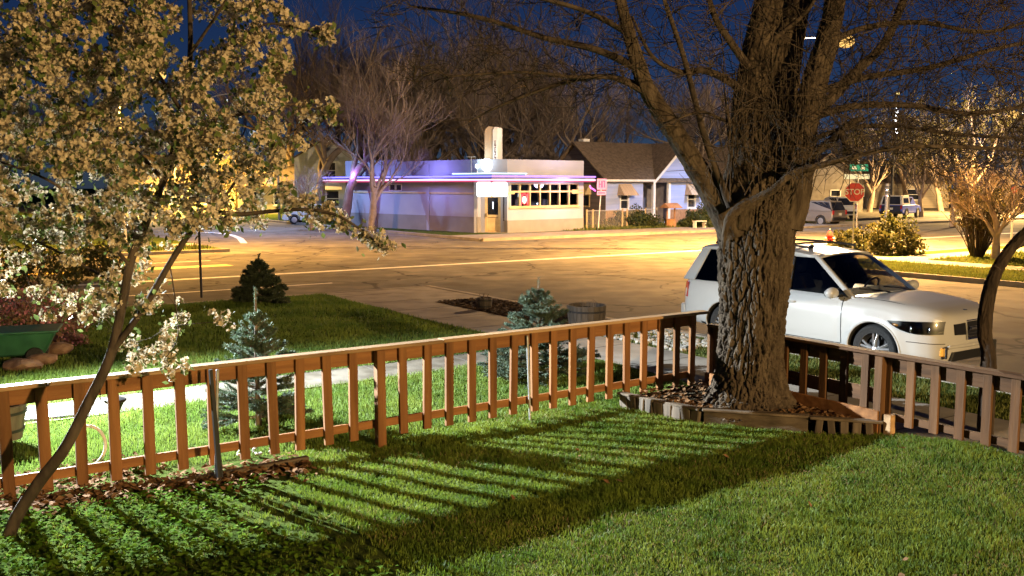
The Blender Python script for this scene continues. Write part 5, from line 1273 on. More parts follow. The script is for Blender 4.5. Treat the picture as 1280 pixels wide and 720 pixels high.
    for j in range(ny):
        for i in (0, nx): a = i * (ny + 1) + j; fs.append((a, a + 1, o1 + a + 1, o1 + a))
    b = MB(); b.add(vs, fs); b.build('roof', PAINTW, t, smooth=True)
    for s in (-1, 1):
        b = MB(); pts = [(-1.45, s * .58, 1.735), (-1.55, s * .58, 1.775), (-2.4, s * .58, 1.80), (-3.3, s * .58, 1.78), (-3.42, s * .58, 1.735)]; b.tube(smooth_path([np.array(p) for p in pts], 5), .018, 8); b.build('roof_rail', METAL_DK, t, smooth=True)
    for x in (-1.9, -3.0): b = MB(); b.tube([(x, -.58, 1.79), (x, 0, 1.80), (x, .58, 1.79)], .016, 8); b.build('roof_bar', METAL_DK, t, smooth=True)
    b = MB(); b.prism([(0, 0), (.10, 0), (.02, .07), (-.02, .06)], .03, (-1.62, -.29, 1.735), (-1, 0, 0), (0, 0, 1), (0, 1, 0)); b.build('antenna', BLACKP, t)
    # glass
    b = MB(); vs = []; fs = []
    for i in range(11):
        v = i / 10
        for j in range(13):
            u = -1 + j / 6; y = u * (.78 * (1 - v) + .60 * v); x = (-.40 + .20 * (1 - u * u)) * (1 - v) + (-1.25 + .09 * (1 - u * u)) * v; z = 1.085 + .015 * (1 - u * u) + (1.66 + .02 * (1 - u * u) - 1.085) * v + .025 * math.sin(v * 3.14); vs.append((x, y, z))
    for i in range(10):
        for j in range(12): a = i * 13 + j; fs.append((a, a + 1, a + 14, a + 13))
    b.add(vs, fs); b.build('windshield', GLS, t, smooth=True)
    for s in (-1, 1):
        for quad, gm_ in ((((-.52, 1.08), (-1.60, 1.085), (-1.66, 1.62), (-1.30, 1.62)), GLS), (((-1.69, 1.085), (-2.57, 1.085), (-2.61, 1.63), (-1.74, 1.62)), GLSD), (((-2.67, 1.085), (-3.70, 1.09), (-3.50, 1.63), (-2.70, 1.63)), GLSD)):
            b = MB(); b.hexa([(x, s * (gy(z) - .018), z) for x, z in quad], [(x, s * (gy(z) - .024), z) for x, z in quad]); b.build('window', gm_, t)
    b = MB(); b.hexa([(-3.93, -.70, 1.12), (-3.93, .70, 1.12), (-3.70, .58, 1.64), (-3.70, -.58, 1.64)], [(-3.92, -.70, 1.12), (-3.92, .70, 1.12), (-3.69, .58, 1.64), (-3.69, -.58, 1.64)]); b.build('rear_window', GLSD, t)
    # wipers, cowl
    b = MB(); b.hexa([(-.42, -.80, 1.075), (-.14, -.3, 1.08), (-.14, .3, 1.08), (-.42, .80, 1.075)], [(-.46, -.80, 1.092), (-.22, -.3, 1.105), (-.22, .3, 1.105), (-.46, .80, 1.092)]); b.build('cowl', BLACKP, t)
    for y0, y1 in ((-.62, -.02), (-.02, .55)): b = MB(); b.tube([(-.27, y1, 1.115), (-.36, (y0 + y1) / 2, 1.175), (-.47, y0, 1.20)], .009, 5); b.tube([(-.30, y1 - .1, 1.14), (-.475, y0 - .02, 1.21)], .007, 4); b.build('wiper', BLACKP, t)
    # hood lines
    b = MB()
    for s in (-1, 1): b.tube(smooth_path([np.array((-.36, s * .79, Zt(-.36) + .012)), np.array((.1, s * .765, Zt(.1) + .022)), np.array((.5, s * .70, Zt(.5) + .02)), np.array((.74, s * .58, Zt(.74) + .018))], 6), .006, 5)
    b.tube([(.74, -.58, Zt(.74) + .018), (.865, -.3, Zt(.865) + .03), (.88, 0, Zt(.88) + .034), (.865, .3, Zt(.865) + .03), (.74, .58, Zt(.74) + .018)], .006, 5); b.build('hood_seam', SEAM, t, smooth=True)
    b = MB(); b.lathe([(0, .0), (.036, .0), (.036, .008), (.03, .012), (0, .012)], (.82, 0, Zt(.82) + crown(.82) + .008), 18); b.build('hood_badge', pm('badge', (.08, .09, .12), None, rough=.3, metal=.6), t)
    # headlights (wrap round the corner), grille, bumper
    for s in (-1, 1):
        vs = []; fs = []; N_ = 16
        for i in range(N_ + 1):
            u = i / N_; x = .22 + (.885 - .22) * u
            zt_ = (.865 + .0 * u) - .03 * (1 - u) ; zl = .825 - .16 * math.sin(min(1, u * 1.5) * math.pi / 2) ** .8 + .02 * u
            zt_ = min(zt_, Zt(x) - .035)
            for j in range(5): z = zl + (zt_ - zl) * j / 4; vs.append((x + (.004 if u > .7 else 0), s * (sy(x, z) + .007), z))
        for i in range(N_):
            for j in range(4): a = i * 5 + j; fs.append((a, a + 1, a + 6, a + 5))
        b = MB(); b.add(vs, fs); hl = b.build('headlight', pm('lamp_house', (.045, .045, .045), (.10, .10, .095), 8, .3, spec=.6), t, smooth=True)
        b = MB(); b.add([(x + .012, y + s * .012, z) for x, y, z in vs], fs); b.build('lens', LENS, hl, smooth=True)
        b = MB()
        for x in (.55, .76): b.ell((x, s * (sy(x, .745) + .004), .745), (.055, .02, .05), 12, 8, Matrix.Rotation(s * .7, 3, 'Z'))
        b.build('reflector', CHROME, hl, smooth=True)
        b = MB(); x = .33; b.ell((x, s * (sy(x, .775) + .005), .78), (.06, .01, .022), 10, 6); b.build('turn_lamp', AMBER, hl, smooth=True)
        # fog / bumper lamp
        b = MB(); b.box((.865, s * .56, .43), (.10, .16, .12), Matrix.Rotation(-s * .55, 3, 'Z')); fl = b.build('bumper_lamp', AMBER, t, bevel=.015)
        b = MB(); b.box((.878, s * .50, .43), (.03, .34, .17), Matrix.Rotation(-s * .5, 3, 'Z')); b.build('lamp_recess', BLACKP, t, bevel=.02)
        # rear lamp
        b = MB(); vs = [(-3.78, s * (sy(-3.78, .78) + .006), .78), (-3.95, s * (sy(-3.95, .78) + .008), .78), (-3.93, s * (sy(-3.93, 1.0) + .008), 1.04), (-3.80, s * (sy(-3.80, 1.0) + .006), 1.04)]; b.hexa(vs, [(x, y + s * .012, z) for x, y, z in vs]); b.build('tail_light', REDL, t)
    BL = pm('grille_black', (.012, .012, .014), None, rough=.4)
    def fx(y, z): return float(np.interp(abs(y), [0, .38, .5, .64], [.962, .958, .936, .88])) - max(0, z - .80) * .35
    def gpoly(pts, name, mat, dx=.0, th=.02, par=t):
        b = MB(); b.hexa([(fx(y, z) + dx, y, z) for y, z in pts], [(fx(y, z) + dx + th, y, z) for y, z in pts]); return b.build(name, mat, par)
    gr = gpoly([(-.145, .60), (.145, .60), (.165, .84), (-.165, .84)], 'grille', BL, .0, .012)
    for s in (-1, 1): gpoly([(s * .20, .66), (s * .44, .67), (s * .46, .82), (s * .215, .83)], 'grille', BL, .0, .02)
    for k in range(4): z = .635 + k * .045; b = MB(); b.box((fx(0, z) + .02, 0, z), (.015, .28, .008)); b.build('grille_bar', CHROME, gr)
    b = MB(); ring = [(-.155, .59), (.155, .59), (.18, .855), (-.18, .855), (-.155, .59)]; b.tube([(fx(y, z) + .015, y, z) for y, z in ring], .012, 6); b.build('grille_frame', CHROME, gr)
    b = MB(); b.box((fx(0, .745) + .04, 0, .745), (.02, .26, .03)); b.build('grille_wing', CHROME, gr)
    b = MB(); b.hexa([(.93, -.52, .30), (.93, .52, .30), (.95, .48, .43), (.95, -.48, .43)], [(.955, -.50, .30), (.955, .50, .30), (.972, .46, .43), (.972, -.46, .43)]); b.build('air_intake', BLACKP, t)
    b = MB(); b.hexa([(.955, -.56, .475), (.985, 0, .475), (.985, 0, .53), (.955, -.56, .53)], [(.90, -.56, .475), (.93, 0, .475), (.93, 0, .53), (.90, -.56, .53)]); b.hexa([(.985, 0, .475), (.955, .56, .475), (.955, .56, .53), (.985, 0, .53)], [(.93, 0, .475), (.90, .56, .475), (.90, .56, .53), (.93, 0, .53)]); b.build('bumper_strip', PAINTW, t, bevel=.015)
    b = MB(); b.hexa([(-4.06, -.80, .44), (-3.85, -.88, .44), (-3.85, .88, .44), (-4.06, .80, .44)], [(-4.05, -.80, .64), (-3.88, -.90, .66), (-3.88, .90, .66), (-4.05, .80, .64)]); b.build('rear_bumper', PAINTW, t, bevel=.03)
    # mirrors
    for s in (-1, 1):
        b = MB(); b.ell((-.66, s * 1.03, 1.145), (.085, .125, .088), 18, 12); 
        mr = b.build('mirror', PAINTW, t, smooth=True)
        b = MB(); b.box((-.64, s * .90, 1.10), (.07, .14, .04)); b.build('mirror_arm', BLACKP, mr)
        b = MB(); b.ell((-.725, s * 1.03, 1.145), (.02, .1, .07), 12, 8); b.build('mirror_glass', CHROME, mr, smooth=True)
    # wheels
    for X in (0, -2.87):
        for s in (-1, 1):
            w_ = empty('wheel', (X, s * .80, .37)); w_.parent = t
            b = MB(); b.lathe([(.245, -.10), (.33, -.115), (.358, -.095), (.37, -.06), (.37, .06), (.358, .095), (.33, .115), (.245, .10)], (0, 0, 0), 44, 'y', close=False); b.build('tyre', RUBBER, w_, smooth=True)
            b = MB(); b.lathe([(.25, -.10), (.25, .10), (.235, .10), (.225, .06), (.225, -.08)], (0, 0, 0), 40, 'y', close=False); rim = b.build('rim', METAL, w_, smooth=True)
            b = MB(); b.lathe([(.0, 0.0), (.21, 0.0), (.21, .02), (0, .02)], (0, 0, 0), 30, 'y'); b.build('brake_disc', BLACKP, w_)
            b = MB()
            for k in range(5):
                for q in (-.13, .13):
                    a = 2 * math.pi * k / 5 + q + .3; u = Vector((math.cos(a), 0, math.sin(a))); a2 = a + q * .25; u2 = Vector((math.cos(a2), 0, math.sin(a2))); b.tube([u * .045 + Vector((0, s * .085, 0)), u * .13 + Vector((0, s * .092, 0)), u2 * .235 + Vector((0, s * .075, 0))], [.022, .018, .02], 6)
            b.lathe([(0, s * .07), (.05, s * .075), (.055, s * .095), (.03, s * .11), (0, s * .11)], (0, 0, 0), 18, 'y', close=False); b.build('spokes', pm('alloy', (.55, .55, .56), (.62, .62, .63), 5, .3, metal=.85), w_, smooth=True)
    # interior
    b = MB(); b.hexa([(-3.7, -.80, 1.0), (-.4, -.80, 1.0), (-.4, .80, 1.0), (-3.7, .80, 1.0)], [(-3.7, -.80, 1.03), (-.4, -.80, 1.03), (-.4, .80, 1.03), (-3.7, .80, 1.03)]) if 0 else None
    b.hexa([(-.95, -.74, 1.05), (-.36, -.74, 1.05), (-.3, .74, 1.05), (-.95, .74, 1.05)], [(-.85, -.74, 1.16), (-.42, -.72, 1.10), (-.36, .72, 1.10), (-.85, .74, 1.16)]); b.build('dashboard', DASH, t)
    for x, y in ((-1.62, -.38), (-1.62, .38), (-2.5, -.38), (-2.5, .38)):
        b = MB(); b.hexa([(x - .08, y - .24, 1.0), (x + .08, y - .24, 1.0), (x + .08, y + .24, 1.0), (x - .08, y + .24, 1.0)], [(x - .20, y - .2, 1.32), (x - .08, y - .2, 1.32), (x - .08, y + .2, 1.32), (x - .20, y + .2, 1.32)]); st_ = b.build('seat', TANL, t, bevel=.03)
        b = MB(); b.box((x - .17, y, 1.43), (.11, .27, .17), Matrix.Rotation(.15, 3, 'Y')); b.build('headrest', TANL, st_, bevel=.035)
    b = MB(); b.lathe([(.175 + .015 * math.cos(a), .015 * math.sin(a)) for a in np.linspace(0, 6.283, 9)], (0, 0, 0), 24, 'x', close=False); sw = b.build('steering_wheel', DASH, t, smooth=True); sw.location = (-.98, .38, 1.12); sw.rotation_euler = (0, .45, 0)
    b = MB(); b.box((-1.12, 0, 1.56), (.03, .22, .06)); b.build('cabin_mirror', DASH, t, bevel=.01)
    return t
suv = build_suv()
suv.scale = (1.03,) * 3; c = G(13.25, 8.4); suv.location = (c.x, c.y, 0); suv.rotation_euler = (0, 0, math.atan2(-ND.y, -ND.x))

# ------------------------------------------------------------------ distant vehicles (own shapes)
def car(name, loc, rz, label, prof, green, paint, length, width, wheels, kind='wagon', wr=.34, glass=None):
    """prof: lower body side outline (x,z); green: greenhouse outline (x,z) four or more points"""
    t = empty(name, loc, rz, label, 'car'); hw = width / 2; glass = glass or GLD
    def loft(outline, y0, y1, nm, mat, par=t, bev=.03):
        b = MB(); n = len(outline); b.add([(x, -y0(z), z) for x, z in outline] + [(x, y0(z), z) for x, z in outline], [tuple(range(n))[::-1], tuple(range(n, 2 * n))] + [(i, (i + 1) % n, n + (i + 1) % n, n + i) for i in range(n)]); return b.build(nm, mat, par, bevel=bev)
    loft(prof, lambda z: hw * float(np.interp(z, [.2, .55, 1.0], [.93, 1, .95])), 0, 'body', paint, bev=.05)
    zl = min(z for _, z in green); zh = max(z for _, z in green); yg = lambda z: hw * (.93 - .17 * (z - zl) / (zh - zl))
    loft(green, yg, 0, 'cabin', paint)
    xs = [x for x, z in green if z < zl + .02]; xt = [x for x, z in green if z > zh - .08]; x0, x1 = min(xs), max(xs); u0, u1 = min(xt), max(xt)
    n = 3 if kind == 'wagon' else 2
    for s in (-1, 1):
        for k in range(n):
            fa, fb = (k + .06) / n, (k + .94) / n; za, zb = zl + .06, zh - .1
            bx = lambda f: x0 + .10 + (x1 - x0 - .2) * f; tx = lambda f: u0 + .05 + (u1 - u0 - .1) * f
            q = [(bx(fa), za), (bx(fb), za), (tx(fb), zb), (tx(fa), zb)]
            b = MB(); b.hexa([(x, s * (yg(z) - .01), z) for x, z in q], [(x, s * (yg(z) + .008), z) for x, z in q]); b.build('window', glass, t)
    for xa, xb, nm in ((x1, u1, 'windshield'), (x0, u0, 'rear_window')):
        sg = 1 if nm == 'windshield' else -1; P = lambda f, y, d: (xa + (xb - xa) * f + sg * d, y, zl + (zh - zl) * f)
        b = MB(); b.hexa([P(.1, -yg(zl) * .9, -.01), P(.1, yg(zl) * .9, -.01), P(.86, yg(zh) * .9, -.01), P(.86, -yg(zh) * .9, -.01)], [P(.1, -yg(zl) * .9, .015), P(.1, yg(zl) * .9, .015), P(.86, yg(zh) * .9, .015), P(.86, -yg(zh) * .9, .015)]); b.build(nm, glass, t)
    for X in wheels:
        for s in (-1, 1):
            b = MB(); b.lathe([(.0, -.1), (wr * .66, -.1), (wr * .9, -.11), (wr, -.08), (wr, .08), (wr * .9, .11), (wr * .66, .1), (0, .1)], (X, s * (hw - .1), wr), 22, 'y'); wh = b.build('wheel', RUBBER, t, smooth=True)
            b = MB(); b.lathe([(0, s * .112), (wr * .3, s * .118), (wr * .62, s * .105), (wr * .64, s * .09)], (X, s * (hw - .1), wr), 20, 'y', close=False); b.build('rim', METAL, wh, smooth=True)
            b = MB(); pts = [(X + (wr + .05) * math.cos(a), s * (hw + .006), wr + (wr + .05) * math.sin(a)) for a in np.linspace(-.1, 3.24, 16)]; b.tube(pts, .03, 5); b.build('wheel_arch', BLACKP, t)
    fx0, fx1 = min(x for x, z in prof), max(x for x, z in prof)
    for s in (-1, 1):
        b = MB(); b.box((fx1 - .03, s * hw * .72, .74), (.1, hw * .34, .16)); b.build('headlight', LENS if 0 else CHROME, t, bevel=.02)
        b = MB(); b.box((fx0 + .02, s * hw * .84, .92), (.08, hw * .16, .3)); b.build('tail_light', REDL, t, bevel=.01)
    b = MB(); b.box((fx0 - .01, 0, .5), (.12, width * .94, .2)); b.build('bumper', METAL_DK if kind != 'sedan' else paint, t, bevel=.03)
    b = MB(); b.box((fx0 - .03, 0, .8), (.02, .34, .16)); b.build('number_plate', pm('plate', (.6, .6, .55), None, rough=.5), t)
    return t
SILV = pm('car_bronze', (.22, .19, .16), (.26, .23, .19), 1, .35, metal=.4, coat=.5)
SEDW = pm('car_white_far', (.6, .6, .6), (.66, .66, .66), 1, .35, coat=.5)
CBLU = pm('car_blue', (.08, .13, .70), (.10, .16, .78), 1, .3, coat=.6)
wag = [(-2.2, .35), (-2.25, .6), (-2.2, 1.0), (1.0, 1.02), (1.9, .88), (2.2, .72), (2.22, .4), (2.1, .28), (-2.1, .28)]
wgr = [(-2.2, 1.0), (1.0, 1.02), (.3, 1.62), (-.3, 1.72), (-1.9, 1.70)]
p = gz(1013, 66); car('distant_suv', (p.x, p.y, 0), R(128), 'bronze grey SUV parked across the street right of the big trunk', wag, wgr, SILV, 4.5, 1.8, (-1.35, 1.35))
p = gz(1042, 76); car('distant_suv', (p.x, p.y, .13), R(95), 'white SUV seen from behind, left of the stop sign post', wag, wgr, SEDW, 4.5, 1.8, (-1.35, 1.35))
p = gz(388, 68); o = car('distant_sedan', (p.x + .4, p.y, 0), R(182), 'white sedan parked before the white house behind bare trunks', [(-2.2, .3), (-2.25, .6), (-2.1, .92), (-1.2, .98), (1.0, .95), (1.9, .82), (2.2, .66), (2.22, .36), (2.1, .25)], [(-1.6, .95), (1.0, .95), (.2, 1.40), (-.9, 1.42)], SEDW, 4.4, 1.75, (-1.35, 1.35), 'sedan', .32)
# blue pickup with white topper
p = gz(1127, 76)
tr = car('pickup_truck', (p.x - .2, p.y, .13), R(52), 'blue pickup truck with a white camper shell beyond the stop sign', [(-2.6, .5), (-2.65, .75), (-2.6, 1.08), (1.2, 1.1), (2.3, .98), (2.5, .8), (2.5, .5), (2.3, .4), (-2.5, .4)], [(-.45, 1.08), (1.2, 1.1), (.65, 1.68), (-.3, 1.72)], CBLU, 5.1, 1.85, (-1.6, 1.6), 'pickup', .38)
b = MB(); b.hexa([(-2.6, -.86, 1.09), (-.5, -.86, 1.09), (-.5, .86, 1.09), (-2.6, .86, 1.09)], [(-2.45, -.72, 1.82), (-.52, -.74, 1.84), (-.52, .74, 1.84), (-2.45, .72, 1.82)]); cs = b.build('camper_shell', SEDW, tr, bevel=.04)
for s in (-1, 1): b = MB(); b.hexa([(-2.2, s * .835, 1.24), (-.8, s * .835, 1.24), (-.85, s * .775, 1.62), (-2.1, s * .775, 1.62)], [(-2.2, s * .85, 1.24), (-.8, s * .85, 1.24), (-.85, s * .79, 1.62), (-2.1, s * .79, 1.62)]); b.build('window', GLD, cs)
b = MB(); b.hexa([(-2.60, -.7, 1.15), (-2.60, .7, 1.15), (-2.47, .62, 1.75), (-2.47, -.62, 1.75)], [(-2.58, -.7, 1.15), (-2.58, .7, 1.15), (-2.45, .62, 1.75), (-2.45, -.62, 1.75)]); b.build('rear_window', GLD, cs)
b = MB(); b.box((-2.655, 0, .82), (.03, 1.5, .46)); b.build('tailgate', pm('car_blue_dark', (.02, .025, .06), None, rough=.35), tr, bevel=.01)
# ------------------------------------------------------------------ street furniture
STEELP = pm('post_steel', (.30, .29, .27), (.40, .39, .36), 12, .5, metal=.5)
def text(body, size, loc, rot, mat, parent, name='lettering', ext=.004, align='CENTER'):
    cu = bpy.data.curves.new(name, 'FONT'); cu.body = body; cu.size = size; cu.extrude = ext; cu.align_x = align; cu.align_y = 'CENTER'; cu.offset = size * .012
    o = bpy.data.objects.new(name, cu); COL.objects.link(o); dg = bpy.context.evaluated_depsgraph_get(); me = bpy.data.meshes.new_from_object(o.evaluated_get(dg)); bpy.data.objects.remove(o)
    o = bpy.data.objects.new(name, me); COL.objects.link(o); me.materials.append(mat); o.parent = parent; o.location = loc; o.rotation_euler = rot; return o
# stop sign
p = gz(1066, 35.2, .12); t = empty('stop_sign', p, R(-15), 'red octagonal stop sign on a thin post rising from the bush', 'sign')
b = MB(); b.box((0, 0, 1.45), (.05, .03, 2.9)); b.build('post', STEELP, t)
zc = 2.43
oc = lambda r_: [(r_ * math.cos(R(22.5 + 45 * k)), zc + r_ * math.sin(R(22.5 + 45 * k))) for k in range(8)]
REDP = pm('sign_red', (.42, .018, .02), (.50, .025, .025), 4, .4); WHP = pm('sign_white_paint', (.66, .64, .62), None, rough=.4)
b = MB(); b.prism(oc(.385), .008, (0, -.022, 0), (1, 0, 0), (0, 0, 1), (0, -1, 0)); sp = b.build('plate', WHP, t)
b = MB(); b.prism(oc(.358), .004, (0, -.031, 0), (1, 0, 0), (0, 0, 1), (0, -1, 0)); b.build('red_face', REDP, sp)
text('STOP', .29, (0, -.039, zc), (R(90), 0, 0), WHP, sp)
# green street name sign: high on a mast arm post farther off
p = gz(1070, 58, .12); t = empty('street_sign', p, R(-8), 'green street name sign above the stop sign among branches', 'sign')
b = MB(); b.tube([(0, 0, 0), (0, 0, 4.2)], .04, 8); b.build('post', STEELP, t)
GRN = pm('sign_green', (.0, .16, .12), (.0, .20, .15), 4, .4); b = MB(); b.box((0, -.05, 3.72), (1.1, .02, .42)); g_ = b.build('plate', GRN, t)
text('St', .34, (.22, -.064, 3.72), (R(90), 0, 0), WHP, g_)
b = MB(); b.box((-.28, -.064, 3.76), (.22, .006, .05)); b.box((-.28, -.064, 3.66), (.28, .006, .05)); b.build('mark', WHP, g_)
b = MB(); b.box((-.1, -.02, 3.18), (1.5, .02, .3)); b.build('lower_plate', pm('sign_pale', (.35, .45, .42), (.42, .5, .48), 4, .5), t)
# pink lit sign by the diner
p = gz(747.5, 56.5, .12); t = empty('curb_sign', p, R(12), 'small square sign on white post beside diner wall, lit magenta', 'sign')
b = MB(); b.tube([(0, 0, 0), (.2, 0, 3.0)], .035, 8); b.build('post', pm('post_white', (.55, .55, .52), None, rough=.5), t)
SGP = pm('sign_pink', (.55, .22, .42), (.62, .28, .5), 3, .5)
b = MB(); b.box((.19, -.05, 2.72), (.62, .02, .66)); pl = b.build('plate', SGP, t, bevel=.004)
b = MB(); b.box((.17, -.05, 2.2), (.56, .02, .26)); b.build('lower_plate', SGP, t, bevel=.004)
b = MB(); DKP = pm('sign_mark', (.22, .03, .20), None, rough=.5)
for x in (.02, .16, .24, .36): b.box((x, -.064, 2.72), (.05, .006, .4))
b.box((.30, -.064, 2.9), (.12, .0055, .05)); b.box((.09, -.064, 2.72), (.1, .0055, .05)); b.box((.17, -.064, 2.2), (.42, .006, .06)); b.build('mark', DKP, pl)
# fire hydrant
p = gz(1037, 39.6, .13); t = empty('fire_hydrant', p, 0, 'red fire hydrant with pale cap behind the SUV roof', 'hydrant')
HR = pm('hydrant_red', (.42, .03, .02), (.5, .05, .035), 6, .5)
MB().lathe([(.17, 0), (.17, .04), (.11, .06), (.10, .5), (.14, .52), (.14, .56), (.11, .6), (.09, .7), (.03, .76)], sides=16).build('barrel', HR, t, smooth=True)
for s in (-1, 1): MB().lathe([(.055, s * .08), (.055, s * .17), (.07, s * .17), (.07, s * .2), (.02, s * .23)], (0, 0, .42), 12, 'x').build('nozzle_cap', pm('hydrant_cap', (.55, .5, .45), None, rough=.5), t, smooth=True)
MB().lathe([(.07, -.08), (.07, -.17), (.085, -.17), (.085, -.2), (.02, -.23)], (0, 0, .38), 12, 'y').build('nozzle_cap', HR, t, smooth=True)
MB().lathe([(.035, .75), (.035, .82), (0, .83)], sides=6).build('cap_nut', MATS['hydrant_cap'], t)
# steel post in front of the truck; tall pole with little lights
p = gz(1107, 63, .12); t = empty('steel_post', p, 0, 'short ribbed steel post standing before the blue pickup', 'post')
b = MB(); b.tube([(0, 0, 0), (0, 0, 2.75)], .16, 12); b.build('pole', STEELP, t, smooth=True)
for k in range(4): MB().lathe([(.165, 1.9 + k * .2), (.172, 1.9 + k * .2), (.172, 1.99 + k * .2), (.165, 1.99 + k * .2)], sides=12).build('band', pm('band_dark', (.1, .1, .1), None, rough=.6) if k % 2 else CHROME, t)
p = gz(1112, 82, .12); t = empty('light_mast', p, 0, 'tall dark mast carrying a vertical row of small white lights', 'mast')
b = MB(); b.tube([(0, 0, 0), (0, 0, 10.6)], .12, 8); b.build('pole', METAL_DK, t, smooth=True)
WL = emit('mast_lamp', (.95, .97, 1), 14); r = random.Random(2)
for k in range(8): MB().ell((r.uniform(-.08, .1), -.2, 7.1 + k * .36), (.16, .1, .10), 10, 6).build('lamp', WL, t, smooth=True)
MB().ell((.1, -.2, 10.4), (.14, .1, .12), 10, 6).build('lamp', emit('mast_lamp_amber', (1, .75, .25), 8), t, smooth=True)
# reflector post at far right
p = gz(1264, 47, .12); t = empty('marker_post', p, 0, 'thin marker post with red and white reflector at far right', 'marker post')
b = MB(); b.box((0, 0, 1.25), (.08, .05, 2.5)); b.build('post', STEELP, t)
for k in range(4): b = MB(); b.box((0, -.035, 1.1 + k * .34), (.09, .012, .15)); b.build('band', (REDP, WHP)[k % 2], t)
MB().lathe([(.0, -.045), (.16, -.045), (.16, -.065), (0, -.065)], (0, 0, 2.45), 12, 'y').build('reflector', REDP, t)
MB().lathe([(.0, -.066), (.08, -.066), (.08, -.072), (0, -.072)], (0, 0, 2.45), 12, 'y').build('reflector_eye', WHP, t)
# thin sign post by the road at left, near the little spruce
p = gp(252, 372, .13); t = empty('sign_post', p, 0, 'thin dark post by the road left of the little spruce', 'post')
b = MB(); b.box((0, 0, 1.4), (.05, .035, 2.8)); b.build('post', METAL_DK, t)
b = MB(); b.box((0, .03, 2.5), (.32, .012, .46)); b.build('plate', STEELP, t)

# chain link fence before the blue house
GALV = pm('galvanised', (.38, .36, .33), (.46, .44, .40), 10, .5, metal=.4)
mesh_m = bpy.data.materials.new('chain_mesh'); mesh_m.use_nodes = True; nt = mesh_m.node_tree; N = nt.nodes; L = nt.links
tc = N.new('ShaderNodeTexCoord'); out = N['Material Output']; bs = N['Principled BSDF']; bs.inputs['Base Color'].default_value = (.35, .33, .3, 1); bs.inputs['Roughness'].default_value = .5
a1 = N.new('ShaderNodeMapping'); a1.inputs['Rotation'].default_value = (0, R(45), 0); a1.inputs['Scale'].default_value = (1, 1, 1); L.new(tc.outputs['Object'], a1.inputs['Vector'])
wv = [N.new('ShaderNodeTexWave') for _ in range(2)]
mn_ = N.new('ShaderNodeMath'); mn_.operation = 'MAXIMUM'; th_ = N.new('ShaderNodeMath'); th_.operation = 'GREATER_THAN'; th_.inputs[1].default_value = .965
for k, ax in enumerate('XZ'): wv[k].bands_direction = ax; wv[k].inputs['Scale'].default_value = 5; L.new(a1.outputs[0], wv[k].inputs['Vector']); L.new(wv[k].outputs['Fac'], mn_.inputs[k])
L.new(mn_.outputs[0], th_.inputs[0]); tp = N.new('ShaderNodeBsdfTransparent'); mx = N.new('ShaderNodeMixShader'); L.new(th_.outputs[0], mx.inputs[0]); L.new(tp.outputs[0], mx.inputs[1]); L.new(bs.outputs[0], mx.inputs[2]); L.new(mx.outputs[0], out.inputs['Surface'])
pa = gz(733, 57.2, .12); pb = gz(834, 62.5, .12); d = pb - pa; t = empty('chain_link_fence', pa, math.atan2(d.y, d.x), 'low chain link fence with tan posts before the blue house', 'fence')
Ln = d.length; POSTT = pm('post_tan', (.40, .30, .17), (.48, .37, .22), 4, .7)
for x in (.0, .55, 3.3, 3.75, 5.55, 6.7): b = MB(); b.tube([(min(x, Ln), 0, 0), (min(x, Ln), 0, 1.2)], .055, 8); b.build('post', POSTT, t)
for x0, x1 in ((.0, .55), (.55, 3.3), (3.75, 6.7)): b = MB(); b.tube([(x0, 0, 1.1), (min(x1, Ln), 0, 1.1)], .03, 6); b.build('rail', GALV, t)
b = MB(); b.tube([(3.3, 0, 1.15), (3.75, 0, 1.15)], .03, 6); b.tube([(3.75, 0, .12), (5.55, 0, 1.15)][:1] + [(3.76, 0, .2)], .02, 4); b.build('gate_bar', GALV, t)
b = MB(); b.add([(0, .01, .03), (min(Ln, 6.7), .01, .03), (min(Ln, 6.7), .01, 1.1), (0, .01, 1.1)], [(0, 1, 2, 3)]); b.build('wire_mesh', mesh_m, t)
# wishing well and bench in the yard of the blue house
p = gz(838, 60.5, .12); t = empty('wishing_well', p, ANG, 'small wooden wishing well planter with roof on the blue house lawn', 'planter')
WD = pm('well_wood', (.26, .13, .06), (.36, .20, .10), 5, .8)
b = MB(); b.lathe([(.36, 0), (.36, .5), (.3, .5), (.3, .35)], sides=10, close=False); b.build('well', WD, t)
for s in (-1, 1): MB().box((s * .33, 0, .75), (.07, .07, .95)).build('post', WD, t)
b = MB(); b.prism([(-.5, 0), (.5, 0), (0, .32)], 1.15, (-.575, 0, 1.2), (0, 1, 0), (0, 0, 1), (1, 0, 0)); b.build('roof', WD, t)
p = gz(874, 59, .12); t = empty('yard_bench', p, ANG, 'small white bench on the grass in front of right shrub', 'bench')
b = MB(); b.box((0, 0, .42), (1.0, .3, .05)); b.build('seat', WHP, t)
for s in (-.42, .42): MB().box((s, 0, .2), (.06, .26, .4)).build('leg', WHP, t)

